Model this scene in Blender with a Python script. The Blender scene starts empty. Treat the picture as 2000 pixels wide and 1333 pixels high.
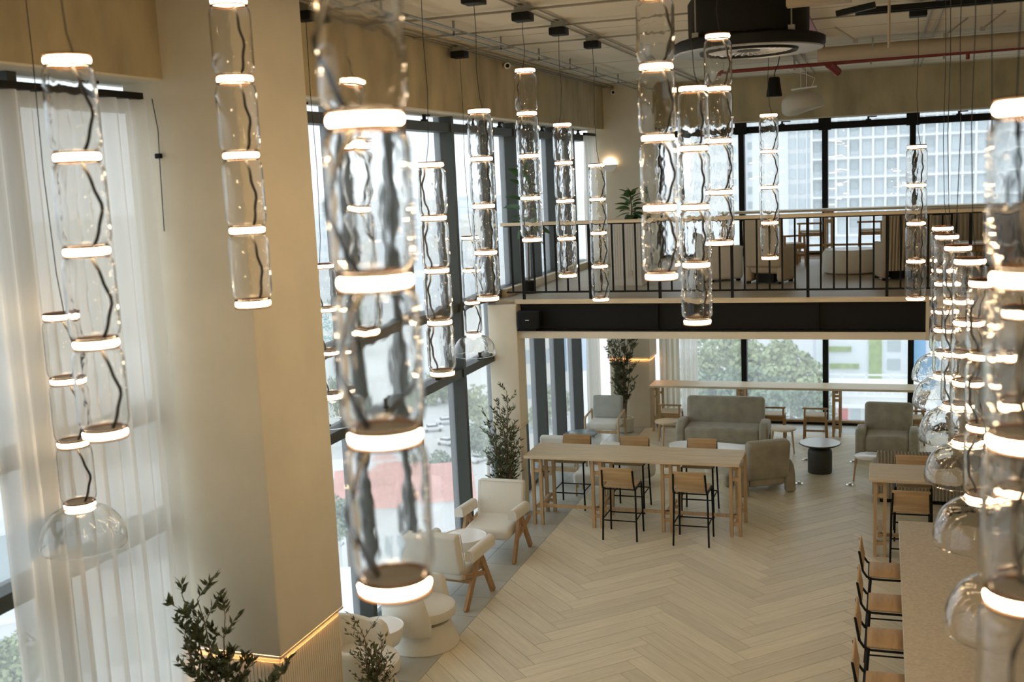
import bpy, bmesh, math, random
from mathutils import Vector, Matrix
random.seed(7)
R = math.radians
PI = math.pi
sc = bpy.context.scene
col = sc.collection

# ---------------------------------------------------------------- camera, sky, exposure
FPX, CAMH = 2124.46, 5.3
YAW, PIT, ROL = R(-19.026), R(8.528), R(-2.621)
def cam_axes():
    cy, sy, cp, sp = math.cos(YAW), math.sin(YAW), math.cos(PIT), math.sin(PIT)
    f = Vector((sy*cp, cy*cp, -sp)); r = Vector((cy, -sy, 0)); u = r.cross(f)
    cr, sr = math.cos(ROL), math.sin(ROL)
    return cr*r + sr*u, -sr*r + cr*u, f
RR, UU, FF = cam_axes()
CAM = Vector((0, 0, CAMH))
cd = bpy.data.cameras.new('camera'); cam = bpy.data.objects.new('camera', cd); col.objects.link(cam)
cam.matrix_world = Matrix(((RR.x, UU.x, -FF.x, 0), (RR.y, UU.y, -FF.y, 0), (RR.z, UU.z, -FF.z, CAMH), (0, 0, 0, 1)))
cd.sensor_width = 36; cd.lens = FPX/2000*36; cd.clip_start = .1; cd.clip_end = 4000
cd.dof.use_dof = True; cd.dof.focus_distance = 13.5; cd.dof.aperture_fstop = 1.7
sc.camera = cam
sc.view_settings.view_transform = 'Standard'; sc.view_settings.look = 'None'
sc.view_settings.gamma = 1; sc.view_settings.use_curve_mapping = False
sc.view_settings.exposure = 0.72
SKY = 1.15
w = bpy.data.worlds.new('overcast_sky'); sc.world = w; w.use_nodes = True
bg = w.node_tree.nodes['Background']; bg.inputs[0].default_value = (.86, .92, 1.0, 1); bg.inputs[1].default_value = SKY
RING = 24.0          # brightness of the pendant light rings
sc.cycles.transparent_max_bounces = 48
sc.cycles.max_bounces = 40; sc.cycles.transmission_bounces = 40; sc.cycles.diffuse_bounces = 4; sc.cycles.glossy_bounces = 4
sc.cycles.caustics_reflective = False; sc.cycles.caustics_refractive = False
sc.cycles.sample_clamp_indirect = 6.0
sc.cycles.use_light_tree = False
sc.cycles.use_adaptive_sampling = True; sc.cycles.adaptive_threshold = .04; sc.cycles.adaptive_min_samples = 16

def ray(px, py): return FF + RR*((px-1000)/FPX) - UU*((py-666.5)/FPX)
def pt(px, py, z=0.0):                       # where the sight line of a photo pixel meets the level z
    d = ray(px, py); return CAM + d*((z-CAMH)/d.z)
def ptY(px, py, y):                          # ... or the upright plane at depth y
    d = ray(px, py); return CAM + d*(y/d.y)
def far(px, py, dist):                       # ... or a given horizontal distance
    d = ray(px, py); return CAM + d*(dist/math.hypot(d.x, d.y))

# ---------------------------------------------------------------- helpers
def link(o): col.objects.link(o); return o
def thing(name, label, cat, loc=(0, 0, 0), rz=0, group=None):
    o = link(bpy.data.objects.new(name, None)); o.empty_display_size = .1
    o.location = loc; o.rotation_euler = (0, 0, rz)
    return tag(o, label, cat, group)
def tag(o, label=None, cat=None, group=None, kind=None):
    if label: o['label'] = label
    if cat: o['category'] = cat
    if group: o['group'] = group
    if kind: o['kind'] = kind
    return o
def struct(name, label=None, loc=(0, 0, 0)):
    o = link(bpy.data.objects.new(name, None)); o.location = loc; o.empty_display_size = .1
    o['kind'] = 'structure'
    if label: o['label'] = label
    return o
def put(name, mesh, parent=None, loc=(0, 0, 0), rot=(0, 0, 0)):
    o = link(bpy.data.objects.new(name, mesh)); o.location = loc; o.rotation_euler = rot
    if parent: o.parent = parent
    return o
def copy_tree(o, parent=None):
    c = o.copy(); link(c)
    if parent: c.parent = parent
    for ch in list(o.children): copy_tree(ch, c)
    return c

class MB:
    def __init__(s): s.v = []; s.f = []
    def add(s, vs, fs):
        n = len(s.v); s.v += [tuple(p) for p in vs]; s.f += [tuple(i+n for i in q) for q in fs]; return s
    def box(s, x0, y0, z0, x1, y1, z1):
        return s.add([(x0,y0,z0),(x1,y0,z0),(x1,y1,z0),(x0,y1,z0),(x0,y0,z1),(x1,y0,z1),(x1,y1,z1),(x0,y1,z1)],
                     [(0,3,2,1),(4,5,6,7),(0,1,5,4),(1,2,6,5),(2,3,7,6),(3,0,4,7)])
    def obox(s, c, size, rot=(0,0,0)):
        m = Matrix.Translation(c) @ Matrix.Rotation(rot[2],4,'Z') @ Matrix.Rotation(rot[1],4,'Y') @ Matrix.Rotation(rot[0],4,'X')
        a, b, d = size[0]/2, size[1]/2, size[2]/2
        vs = [m @ Vector(p) for p in [(-a,-b,-d),(a,-b,-d),(a,b,-d),(-a,b,-d),(-a,-b,d),(a,-b,d),(a,b,d),(-a,b,d)]]
        return s.add(vs, [(0,3,2,1),(4,5,6,7),(0,1,5,4),(1,2,6,5),(2,3,7,6),(3,0,4,7)])
    def bar(s, p0, p1, w, t):                 # rectangular bar between two points
        p0, p1 = Vector(p0), Vector(p1); d = (p1-p0); L = d.length; d.normalize()
        up = Vector((0,1,0)) if abs(d.z) > .9 else Vector((0,0,1))
        a = d.cross(up).normalized(); b = a.cross(d)
        vs = []
        for p in (p0, p1):
            for i, j in ((-1,-1),(1,-1),(1,1),(-1,1)): vs.append(p + a*(i*w/2) + b*(j*t/2))
        return s.add(vs, [(0,1,2,3),(7,6,5,4),(0,4,5,1),(1,5,6,2),(2,6,7,3),(3,7,4,0)])
    def tube(s, pts, r, n=8, caps=True):
        pts = [Vector(p) for p in pts]; rs = r if isinstance(r, (list, tuple)) else [r]*len(pts)
        vs = []; a = None
        for i, p in enumerate(pts):
            d = (pts[min(i+1,len(pts)-1)] - pts[max(i-1,0)]).normalized()
            if a is None: a = d.cross(Vector((1,0,0)) if abs(d.x) < .8 else Vector((0,1,0))).normalized()
            else: a = (a - d*a.dot(d)).normalized()
            b = d.cross(a)
            for k in range(n):
                t = 2*PI*k/n; vs.append(p + a*(math.cos(t)*rs[i]) + b*(math.sin(t)*rs[i]))
        fs = []
        for i in range(len(pts)-1):
            for k in range(n):
                fs.append((i*n+k, i*n+(k+1)%n, (i+1)*n+(k+1)%n, (i+1)*n+k))
        if caps: fs.append(tuple(range(n-1,-1,-1))); fs.append(tuple((len(pts)-1)*n+k for k in range(n)))
        return s.add(vs, fs)
    def lathe(s, prof, n=24, c=(0,0,0), sx=1, sy=1):
        vs = []; fs = []
        for r, z in prof:
            for k in range(n):
                t = 2*PI*k/n; vs.append((c[0]+r*sx*math.cos(t), c[1]+r*sy*math.sin(t), c[2]+z))
        for i in range(len(prof)-1):
            for k in range(n): fs.append((i*n+k, i*n+(k+1)%n, (i+1)*n+(k+1)%n, (i+1)*n+k))
        if prof[0][0] > 1e-4: fs.append(tuple(range(n-1,-1,-1)))
        if prof[-1][0] > 1e-4: fs.append(tuple((len(prof)-1)*n+k for k in range(n)))
        return s.add(vs, fs)
    def olathe(s, prof, n=24, c=(0,0,0)):     # open profile without end caps
        m = MB().lathe(prof, n, c); k = len(prof)-1
        return s.add(m.v, m.f[:k*n])
    def prism(s, poly, z0, z1):
        n = len(poly); vs = [(x,y,z0) for x,y in poly] + [(x,y,z1) for x,y in poly]
        fs = [tuple(range(n-1,-1,-1)), tuple(range(n,2*n))] + [(i,(i+1)%n,n+(i+1)%n,n+i) for i in range(n)]
        return s.add(vs, fs)
    def rbox(s, c, size, r=.04, rot=(0,0,0), seg=3):
        bm = bmesh.new(); bmesh.ops.create_cube(bm, size=1)
        for v in bm.verts: v.co = Vector((v.co.x*size[0], v.co.y*size[1], v.co.z*size[2]))
        bmesh.ops.bevel(bm, geom=list(bm.edges), offset=min(r, min(size)*.49), segments=seg, profile=.5, affect='EDGES')
        m = Matrix.Translation(c) @ Matrix.Rotation(rot[2],4,'Z') @ Matrix.Rotation(rot[1],4,'Y') @ Matrix.Rotation(rot[0],4,'X')
        bm.verts.index_update()
        s.add([m @ v.co for v in bm.verts], [tuple(v.index for v in f.verts) for f in bm.faces]); bm.free(); return s
    def ext(s, poly, y0, y1):                 # polygon in x,z extruded along y
        n = len(poly); vs = [(x,y0,z) for x,z in poly] + [(x,y1,z) for x,z in poly]
        fs = [tuple(range(n)), tuple(range(2*n-1,n-1,-1))] + [(i,n+i,n+(i+1)%n,(i+1)%n) for i in range(n)]
        return s.add(vs, fs)
    def mesh(s, name, mat, smooth=True, ang=40):
        me = bpy.data.meshes.new(name); me.from_pydata(s.v, [], s.f); me.validate(); me.materials.append(mat)
        if smooth:
            me.polygons.foreach_set('use_smooth', [True]*len(me.polygons)); me.set_sharp_from_angle(angle=R(ang))
        me.update(); return me
    def build(s, name, mat, parent=None, smooth=True, loc=(0,0,0), rot=(0,0,0), ang=40):
        return put(name, s.mesh(name, mat, smooth, ang), parent, loc, rot)

def fixnormals(me):
    bm = bmesh.new(); bm.from_mesh(me); bmesh.ops.recalc_face_normals(bm, faces=bm.faces); bm.to_mesh(me); bm.free()

# ---------------------------------------------------------------- materials
def newmat(name):
    m = bpy.data.materials.new(name); m.use_nodes = True
    return m, m.node_tree.nodes, m.node_tree.links, m.node_tree.nodes['Principled BSDF']
def mat(name, c, rough=.6, metal=0, var=0, vscale=4, bump=0, bscale=40, spec=.5, stretch=(1,1,1), c2=None, sheen=0, rand=0):
    m, N, L, b = newmat(name)
    b.inputs['Base Color'].default_value = (*c, 1); b.inputs['Roughness'].default_value = rough
    b.inputs['Metallic'].default_value = metal; b.inputs['Specular IOR Level'].default_value = spec
    if sheen: b.inputs['Sheen Weight'].default_value = sheen
    if var or bump or rand:
        tc = N.new('ShaderNodeTexCoord'); mp = N.new('ShaderNodeMapping'); mp.inputs['Scale'].default_value = stretch
        L.new(tc.outputs['Object'], mp.inputs[0]); src = mp.outputs[0]
        oi = N.new('ShaderNodeObjectInfo')
        if rand:
            ad = N.new('ShaderNodeVectorMath'); ad.operation = 'MULTIPLY_ADD'
            L.new(oi.outputs['Random'], ad.inputs[0]); ad.inputs[1].default_value = (37, 91, 13); L.new(src, ad.inputs[2]); src = ad.outputs[0]
        if var:
            n = N.new('ShaderNodeTexNoise'); n.inputs['Scale'].default_value = vscale; n.inputs['Detail'].default_value = 6
            L.new(src, n.inputs['Vector'])
            cr = N.new('ShaderNodeValToRGB'); cr.color_ramp.elements[0].position = .3; cr.color_ramp.elements[1].position = .72
            d = c2 or tuple(x*(1-var) for x in c); e = tuple(min(1, x*(1+var*.6)) for x in c)
            cr.color_ramp.elements[0].color = (*d, 1); cr.color_ramp.elements[1].color = (*e, 1)
            L.new(n.outputs['Fac'], cr.inputs[0]); out = cr.outputs[0]
            if rand:
                hs = N.new('ShaderNodeHueSaturation'); mr = N.new('ShaderNodeMapRange')
                mr.inputs['To Min'].default_value = 1-rand; mr.inputs['To Max'].default_value = 1+rand
                L.new(oi.outputs['Random'], mr.inputs['Value']); L.new(mr.outputs[0], hs.inputs['Value']); L.new(out, hs.inputs['Color']); out = hs.outputs[0]
            L.new(out, b.inputs['Base Color'])
        if bump:
            n2 = N.new('ShaderNodeTexNoise'); n2.inputs['Scale'].default_value = bscale; n2.inputs['Detail'].default_value = 4
            L.new(src, n2.inputs['Vector'])
            bp = N.new('ShaderNodeBump'); bp.inputs['Strength'].default_value = bump; bp.inputs['Distance'].default_value = .02
            L.new(n2.outputs['Fac'], bp.inputs['Height']); L.new(bp.outputs[0], b.inputs['Normal'])
    return m
def emit(name, c, s):
    m, N, L, b = newmat(name)
    b.inputs['Base Color'].default_value = (.8, .8, .8, 1)
    b.inputs['Emission Color'].default_value = (*c, 1); b.inputs['Emission Strength'].default_value = s
    return m
def thin_glass(name, tint, ior=1.45, rough=.0, bump=0, bscale=6, edge=None, stretch=(1,1,1), gmul=1.0, veil=0, power=5, refr=0):
    m, N, L, b = newmat(name); N.remove(b); out = N['Material Output']
    tr = N.new('ShaderNodeBsdfRefraction' if refr else 'ShaderNodeBsdfTransparent'); tr.inputs[0].default_value = (*tint, 1)
    if refr: tr.inputs['IOR'].default_value = refr; tr.inputs['Roughness'].default_value = 0      # weak lensing of the uneven blown glass
    gl = N.new('ShaderNodeBsdfGlossy'); gl.inputs['Roughness'].default_value = rough; gl.inputs['Color'].default_value = (gmul, gmul, gmul, 1)
    fr = N.new('ShaderNodeLayerWeight'); fr.inputs[0].default_value = .5; f0 = ((ior-1)/(ior+1))**2      # Schlick reflectance, the same from both sides
    p5 = N.new('ShaderNodeMath'); p5.operation = 'POWER'; L.new(fr.outputs['Facing'], p5.inputs[0]); p5.inputs[1].default_value = power
    ma = N.new('ShaderNodeMath'); ma.operation = 'MULTIPLY_ADD'; L.new(p5.outputs[0], ma.inputs[0]); ma.inputs[1].default_value = 1-f0; ma.inputs[2].default_value = f0
    mx = N.new('ShaderNodeMixShader'); L.new(ma.outputs[0], mx.inputs[0]); L.new(tr.outputs[0], mx.inputs[1]); L.new(gl.outputs[0], mx.inputs[2])
    if bump:
        tc = N.new('ShaderNodeTexCoord'); mp = N.new('ShaderNodeMapping'); mp.inputs['Scale'].default_value = stretch
        L.new(tc.outputs['Object'], mp.inputs[0])
        n2 = N.new('ShaderNodeTexNoise'); n2.inputs['Scale'].default_value = bscale; n2.inputs['Detail'].default_value = 3
        L.new(mp.outputs[0], n2.inputs['Vector'])
        bp = N.new('ShaderNodeBump'); bp.inputs['Strength'].default_value = bump; bp.inputs['Distance'].default_value = .02
        L.new(n2.outputs['Fac'], bp.inputs['Height']); L.new(bp.outputs[0], gl.inputs['Normal']); L.new(bp.outputs[0], fr.inputs['Normal'])
        if refr: L.new(bp.outputs[0], tr.inputs['Normal'])
    if edge:                                   # thicker glass path near the rim of a round vessel
        lw = N.new('ShaderNodeLayerWeight'); lw.inputs[0].default_value = .5
        pw = N.new('ShaderNodeMath'); pw.operation = 'POWER'; L.new(lw.outputs['Facing'], pw.inputs[0]); pw.inputs[1].default_value = 3.5
        mc = N.new('ShaderNodeMix'); mc.data_type = 'RGBA'; L.new(pw.outputs[0], mc.inputs[0])
        mc.inputs[6].default_value = (*tint, 1); mc.inputs[7].default_value = (*edge, 1); L.new(mc.outputs[2], tr.inputs[0])
    last = mx
    if veil:                                   # translucent whitish share added to imitate the haze outside
        ve = N.new('ShaderNodeBsdfTranslucent'); ve.inputs[0].default_value = (.95,.97,1,1)
        m3 = N.new('ShaderNodeMixShader'); m3.inputs[0].default_value = veil; L.new(mx.outputs[0], m3.inputs[1]); L.new(ve.outputs[0], m3.inputs[2]); last = m3
    L.new(last.outputs[0], out.inputs[0]); return m
def sheer(name, c, see):
    m, N, L, b = newmat(name); N.remove(b); out = N['Material Output']
    d = N.new('ShaderNodeBsdfDiffuse'); d.inputs[0].default_value = (*c, 1)
    t = N.new('ShaderNodeBsdfTranslucent'); t.inputs[0].default_value = (*c, 1)
    m1 = N.new('ShaderNodeMixShader'); m1.inputs[0].default_value = .5; L.new(d.outputs[0], m1.inputs[1]); L.new(t.outputs[0], m1.inputs[2])
    tr = N.new('ShaderNodeBsdfTransparent'); m2 = N.new('ShaderNodeMixShader'); m2.inputs[0].default_value = see
    L.new(m1.outputs[0], m2.inputs[1]); L.new(tr.outputs[0], m2.inputs[2]); L.new(m2.outputs[0], out.inputs[0]); return m

M = dict(
 wall=mat('cream_plaster', (.78,.72,.58), .85, var=.06, vscale=2, bump=.05, bscale=60),
 wall2=mat('beige_plaster', (.70,.62,.47), .85, var=.06, vscale=2),
 conc=mat('board_concrete', (.50,.42,.26), .9, var=.28, vscale=1.6, bump=.25, bscale=25, stretch=(1.5,1.5,.6)),
 ceil=mat('painted_slab', (.64,.56,.41), .9, var=.08, vscale=.8, bump=.1, bscale=12),
 screed=mat('grey_screed', (.35,.34,.31), .8),
 tile=mat('grey_green_tile', (.47,.48,.43), .35, var=.1, vscale=3, rand=.06),
 plank=mat('pale_oak_plank', (.74,.67,.50), .42, var=.11, vscale=3.2, stretch=(.7,9,1), bump=.06, bscale=30, rand=.09),
 mezzfl=mat('mezzanine_oak', (.42,.36,.26), .45, var=.15, vscale=3, stretch=(.6,7,1)),
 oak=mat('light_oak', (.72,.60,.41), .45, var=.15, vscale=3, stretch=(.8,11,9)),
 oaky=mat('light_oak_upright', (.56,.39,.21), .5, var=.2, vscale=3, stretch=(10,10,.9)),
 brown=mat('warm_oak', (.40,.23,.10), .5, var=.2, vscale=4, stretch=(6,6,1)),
 ply=mat('oak_ply', (.52,.35,.18), .45, var=.2, vscale=3, stretch=(.9,9,9)),
 steel=mat('black_steel', (.007,.007,.006), .6, spec=.2),
 frame=mat('dark_green_aluminium', (.042,.048,.040), .5),
 blk=mat('black_plastic', (.007,.007,.006), .6, spec=.25),
 galv=mat('galvanised', (.30,.30,.27), .45, .6),
 conduit=mat('painted_conduit', (.30,.27,.21), .6),
 red=mat('red_sprinkler_pipe', (.24,.035,.022), .5),
 duct=mat('beige_duct', (.42,.35,.25), .7),
 white=mat('white_lacquer', (.88,.87,.85), .25),
 boucle=mat('white_boucle', (.80,.77,.68), .95, bump=.5, bscale=160, sheen=.3),
 linen=mat('pale_linen', (.76,.74,.68), .95, bump=.3, bscale=200),
 greyfab=mat('grey_fabric', (.42,.43,.39), .95, bump=.35, bscale=180, var=.08, vscale=8),
 velvet=mat('taupe_velvet', (.40,.37,.29), .85, var=.22, vscale=5, bump=.1, bscale=90, sheen=.35),
 ribfab=mat('ribbed_taupe', (.34,.30,.23), .95, bump=.1, bscale=120),
 beigef=mat('beige_upholstery', (.50,.43,.31), .95, bump=.2, bscale=120),
 khaki=mat('khaki_seat_pad', (.40,.33,.21), .9),
 stone=mat('speckled_stone', (.52,.46,.36), .4, var=.2, vscale=35, bump=.04, bscale=60),
 slate=mat('slate_blue_top', (.13,.17,.175), .35),
 char=mat('charcoal_stone', (.045,.047,.042), .6),
 palestone=mat('pale_grey_top', (.55,.55,.56), .22),
 leaf=mat('glossy_leaf', (.055,.14,.035), .35, var=.3, vscale=9),
 olive=mat('olive_leaf', (.10,.125,.055), .6, var=.35, vscale=9),
 bark=mat('bark', (.17,.12,.075), .9),
 chrome=mat('socket_metal', (.6,.6,.58), .25, 1),
 glass=thin_glass('lamp_glass', (.992,.99,.985), 1.42, .02, bump=.12, bscale=9, edge=(.93,.92,.89), stretch=(1,1,.6), power=3.6, refr=1.16),
 glassin=thin_glass('lamp_glass_inner', (.992,.99,.985), 1.34, .03, bump=.27, bscale=7, edge=(.95,.94,.91), stretch=(1,1,.4), power=4, refr=1.16),
 bowlg=thin_glass('bowl_glass', (.98,.975,.96), 1.5, .02, bump=.10, bscale=4, edge=(.93,.92,.88), power=3.2, refr=1.2),
 bowlin=thin_glass('bowl_glass_inner', (.99,.985,.975), 1.34, .03, bump=.25, bscale=5, edge=(.95,.94,.91), power=4, refr=1.2),
 pane=thin_glass('window_pane', (.93,.96,.95), 1.32, veil=.10),
 ring=emit('led_ring', (1.0,.72,.42), RING),
 neckglow=mat('neck_glow_orange', (.10,.042,.014), .5, spec=.2),  # orange stands in for ring light caught by the glass necks
 led=emit('led_strip', (1.0,.45,.17), 20),
 sheer=sheer('sheer_curtain', (.86,.84,.78), .16),
 drape=sheer('cream_drape', (.74,.70,.58), .0),
 shade=mat('off_white_shade', (.62,.58,.48), .7),
 cord=mat('dark_cord', (.035,.033,.028), .6),
)
M['sconce'] = emit('sconce_glow', (1.0,.72,.45), 2.2)

# ================================================================ the setting
FL = struct('floor', 'herringbone floor of pale oak planks with a grey tile border')
MB().box(-6.0,-4,-.12, 5,22.8,-.012).build('screed', M['screed'], FL, False)
# herringbone planks: L x W, zigzag lines run away from the camera
PL, PN = 1.57, 7; PW = PL/PN
def clip(poly, f):                            # keep the side where f >= 0
    out = []
    for i in range(len(poly)):
        a, b = poly[i], poly[(i+1)%len(poly)]; fa, fb = f(a), f(b)
        if fa >= 0: out.append(a)
        if (fa >= 0) != (fb >= 0):
            t = fa/(fa-fb); out.append((a[0]+(b[0]-a[0])*t, a[1]+(b[1]-a[1])*t))
    return out
g = .0025
full = MB().prism([(g,g),(PL-g,g),(PL-g,PW-g),(g,PW-g)], -.012, 0).mesh('plank', M['plank'], False)
X0, X1, Y0, Y1 = -4.70, 2.1, 8.2, 21.9
OX, OY = -1.47+.785-.69, 5.0                      # a valley of the zigzag lies at x = -1.47
s2 = math.sqrt(.5); planks = []
def addplank(o, ang):
    c, s = math.cos(ang), math.sin(ang)
    wx = lambda p: o[0]+c*p[0]-s*p[1]
    wy = lambda p: o[1]+s*p[0]+c*p[1]
    rect = [(g,g),(PL-g,g),(PL-g,PW-g),(g,PW-g)]
    if max(map(wx,rect)) < X0+.05 or min(map(wx,rect)) > X1-.05 or max(map(wy,rect)) < Y0+.05 or min(map(wy,rect)) > Y1-.05: return
    poly = rect
    for f in (lambda p: wx(p)-X0-g, lambda p: X1-wx(p), lambda p: wy(p)-Y0, lambda p: Y1-g-wy(p)):
        poly = clip(poly, f)
        if len(poly) < 3: return
    planks.append((o, ang, None if len(poly) == 4 and all(abs(a-b) < 1e-6 for p, q in zip(poly, rect) for a, b in zip(p, q)) else poly))
# u axis = (1,1)/sqrt2, v axis = (-1,1)/sqrt2
def uv(u, v): return (OX+(u-v)*s2, OY+(u+v)*s2)
for k in range(-60, 120):
    for m in range(-8, 9):
        addplank(uv(k*PW+2*m*PL, k*PW), PI/4)                         # plank along u
        q = uv((k+1)*PW, (k-2*PN+1)*PW+2*m*PL); addplank(q, 3*PI/4)   # plank along v
planks.sort(key=lambda p: p[0][1])
rest = MB()
for i, (o, ang, poly) in enumerate(planks):
    if i < 300:
        me = full if poly is None else MB().prism(poly, -.012, 0).mesh('plank', M['plank'], False)
        put('plank', me, FL, (o[0], o[1], 0), (0, 0, ang))
    else:
        c, s = math.cos(ang), math.sin(ang)
        pp = poly or [(g,g),(PL-g,g),(PL-g,PW-g),(g,PW-g)]
        rest.prism([(o[0]+c*x-s*y, o[1]+s*x+c*y) for x, y in pp], -.012, 0)
if rest.v: tag(rest.build('plank_field', M['plank'], FL, False), kind='stuff')
# grey tiles along the windows
tw = .6
for i in range(29):
    for j in range(2):
        x0 = -5.80+j*.55; y0 = 5.2+i*tw
        if y0 > 22.7: continue
        MB().box(x0+.003, y0+.003, -.012, x0+.547, min(y0+tw, 22.75)-.003, 0).build('tile', M['tile'], FL, False)
for i in range(12):
    x0 = -4.70+i*tw
    MB().box(x0+.003, 21.903, -.012, x0+tw-.003, 22.747, 0).build('tile', M['tile'], FL, False)

MEZ, MEZY = 3.44, 15.77                       # mezzanine level and front edge
CEILZ = 7.05
# ---- ceiling slab, beams, conduits
CE = struct('ceiling', 'painted concrete slab ceiling crossed by thin conduits')
MB().box(-6.2,-4,CEILZ, 5,23.2,CEILZ+.2).build('slab', M['ceil'], CE, False)
for i in range(12):                           # board joints of the formwork, a shallow fin each
    y = -1+i*2.04
    MB().box(-5.4, y, CEILZ-.003, 5, y+.007, CEILZ+.01).build('formwork_seam', M['conduit'], CE, False)
rows_x = [-5.25, -3.5, -1.33, .58]; lamp_y = [2.7,4.15,5.6,6.95,8.3,9.6,10.95,12.3,13.75]
for x in rows_x:
    for dx in (-.06, .07):
        MB().tube([(x+dx,-1,CEILZ-.02),(x+dx,22.4,CEILZ-.02)], .011, 6).build('conduit', M['conduit'], CE)
for y in lamp_y:
    MB().tube([(-5.35,y+.1,CEILZ-.045),(4.5,y+.1,CEILZ-.045)], .011, 6).build('conduit', M['conduit'], CE)
for x in (-4.62, -4.42):                      # pair of hung steel pipes
    MB().tube([(x,0,CEILZ-.13),(x,21.9,CEILZ-.13)], .016, 8).build('steel_pipe', M['galv'], CE)
for i in range(12):
    MB().box(-4.68,2+i*1.6,CEILZ-.16,-4.36,2.03+i*1.6,CEILZ-.14).box(-4.53,2+i*1.6,CEILZ-.16,-4.51,2.02+i*1.6,CEILZ).build('pipe_hanger', M['galv'], CE, False)
MB().tube([(-5.36,-1,CEILZ-.03),(-5.36,22,CEILZ-.03)], .014, 6).build('conduit', M['conduit'], CE)
WL = struct('wall_left', 'concrete edge beam above the tall left windows')
MB().box(-6.0,-4,6.2, -5.4,22.05,CEILZ).build('beam', M['conc'], WL, False)
MB().box(-5.98,-4,6.185, -5.42,22.05,6.2).build('beam_soffit', M['wall'], WL, False)
MB().box(-6.1,-4,-.3, -5.8,-3.65,6.2).build('solid_wall', M['wall'], WL, False)
WB = struct('wall_back', 'concrete beam above the far windows')
MB().box(-4.5,22.45,6.2, 5,22.95,CEILZ).build('beam', M['conc'], WB, False)
MB().box(-4.5,22.47,6.185, 5,22.93,6.2).build('beam_soffit', M['wall'], WB, False)
MB().box(-5.8,22.72,3.44, 5,22.9,3.50).build('sill_band', M['oak'], WB, False)
WR = struct('wall_right', 'beige right hand wall')
MB().box(5,-4,0, 5.2,23,CEILZ).build('plaster', M['wall2'], WR, False)
MB().box(1.05,19.5,0, 5,19.65,2.84).build('partition', M['wall2'], WR, False)
WN = struct('wall_near', 'wall behind the viewer')
MB().box(-6.2,-4.2,0, 5.2,-4,CEILZ).build('plaster', M['wall2'], WN, False)

# ---- left window wall
def bay_left(n, y0, y1, rows, transoms, latch_z):
    wdw = struct('window_%d' % n, 'tall window bay with dark aluminium frame')
    MB().box(-5.97,y0-.045,0, -5.70,y0+.045,6.2).build('mullion', M['frame'], wdw, False)
    MB().box(-5.96,y0+.046,0, -5.92,y0+.068,6.2).build('glazing_bead', M['galv'], wdw, False)
    for z, h in transoms: MB().box(-5.95,y0+.045,z-h/2, -5.72,y1-.045,z+h/2).build('transom', M['frame'], wdw, False)
    for a, b in rows: MB().box(-5.885,y0+.045,a, -5.875,y1-.045,b).build('pane', M['pane'], wdw, False)
    for z in latch_z:
        ym = (y0+y1)/2
        MB().box(-5.80,ym-.05,z, -5.74,ym+.05,z+.03).box(-5.79,ym-.015,z+.03, -5.75,ym+.015,z+.075).box(-5.79,ym-.02,z+.075, -5.75,ym+.16,z+.095).build('latch', M['blk'], wdw, False)
    return wdw
lm = [-3.6,-1.95,-.3,1.35,3.0,4.6,6.2,7.8,9.45,11.1,12.75,14.4,16.05]
HI = [(.06,2.49),(2.61,3.44),(3.56,5.97),(6.09,6.2)]
for i in range(len(lm)-1):
    bay_left(i+1, lm[i], lm[i+1], HI, [(.03,.06),(2.55,.12),(3.5,.12),(6.03,.12)], [2.61, 6.09])
fm = [16.05,17.15,18.3,19.5,20.75,21.95]
for i in range(len(fm)-1):
    bay_left(13+i, fm[i], fm[i+1], [(.06,2.9),(3.56,5.97),(6.09,6.2)], [(.03,.06),(3.1,.4),(3.5,.12),(6.03,.12)], [6.09])
# ---- far windows
bx = [-4.36,-2.725,-1.095,.535,2.165,3.8]
for i in range(len(bx)-1):
    x0, x1 = bx[i], bx[i+1]; wdw = struct('window_%d' % (18+i), 'far window bay in a black frame, two storeys')
    MB().box(x0-.055,22.62,0, x0+.055,22.88,2.95).build('mullion', M['blk'], wdw, False)
    MB().box(x0-.055,22.62,3.5, x0+.055,22.88,6.2).build('mullion', M['blk'], wdw, False)
    MB().box(x0-.12,22.60,5.95, x0+.12,22.62,6.2).build('bracket', M['blk'], wdw, False)
    for a, b in ((0,.07),(3.5,3.56),(5.97,6.10),(6.19,6.2)): MB().box(x0+.055,22.64,a, x1-.055,22.86,b).build('transom', M['blk'], wdw, False)
    for a, b in ((.07,2.9),(3.56,5.97),(6.10,6.19)): MB().box(x0+.055,22.745,a, x1-.055,22.755,b).build('pane', M['pane'], wdw, False)
    xm = (x0+x1)/2
    MB().box(xm-.05,22.58,6.09, xm+.05,22.64,6.12).box(xm-.02,22.59,6.12, xm+.02,22.63,6.16).box(xm-.02,22.59,6.15, xm+.16,22.63,6.17).build('latch', M['blk'], wdw, False)

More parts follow.
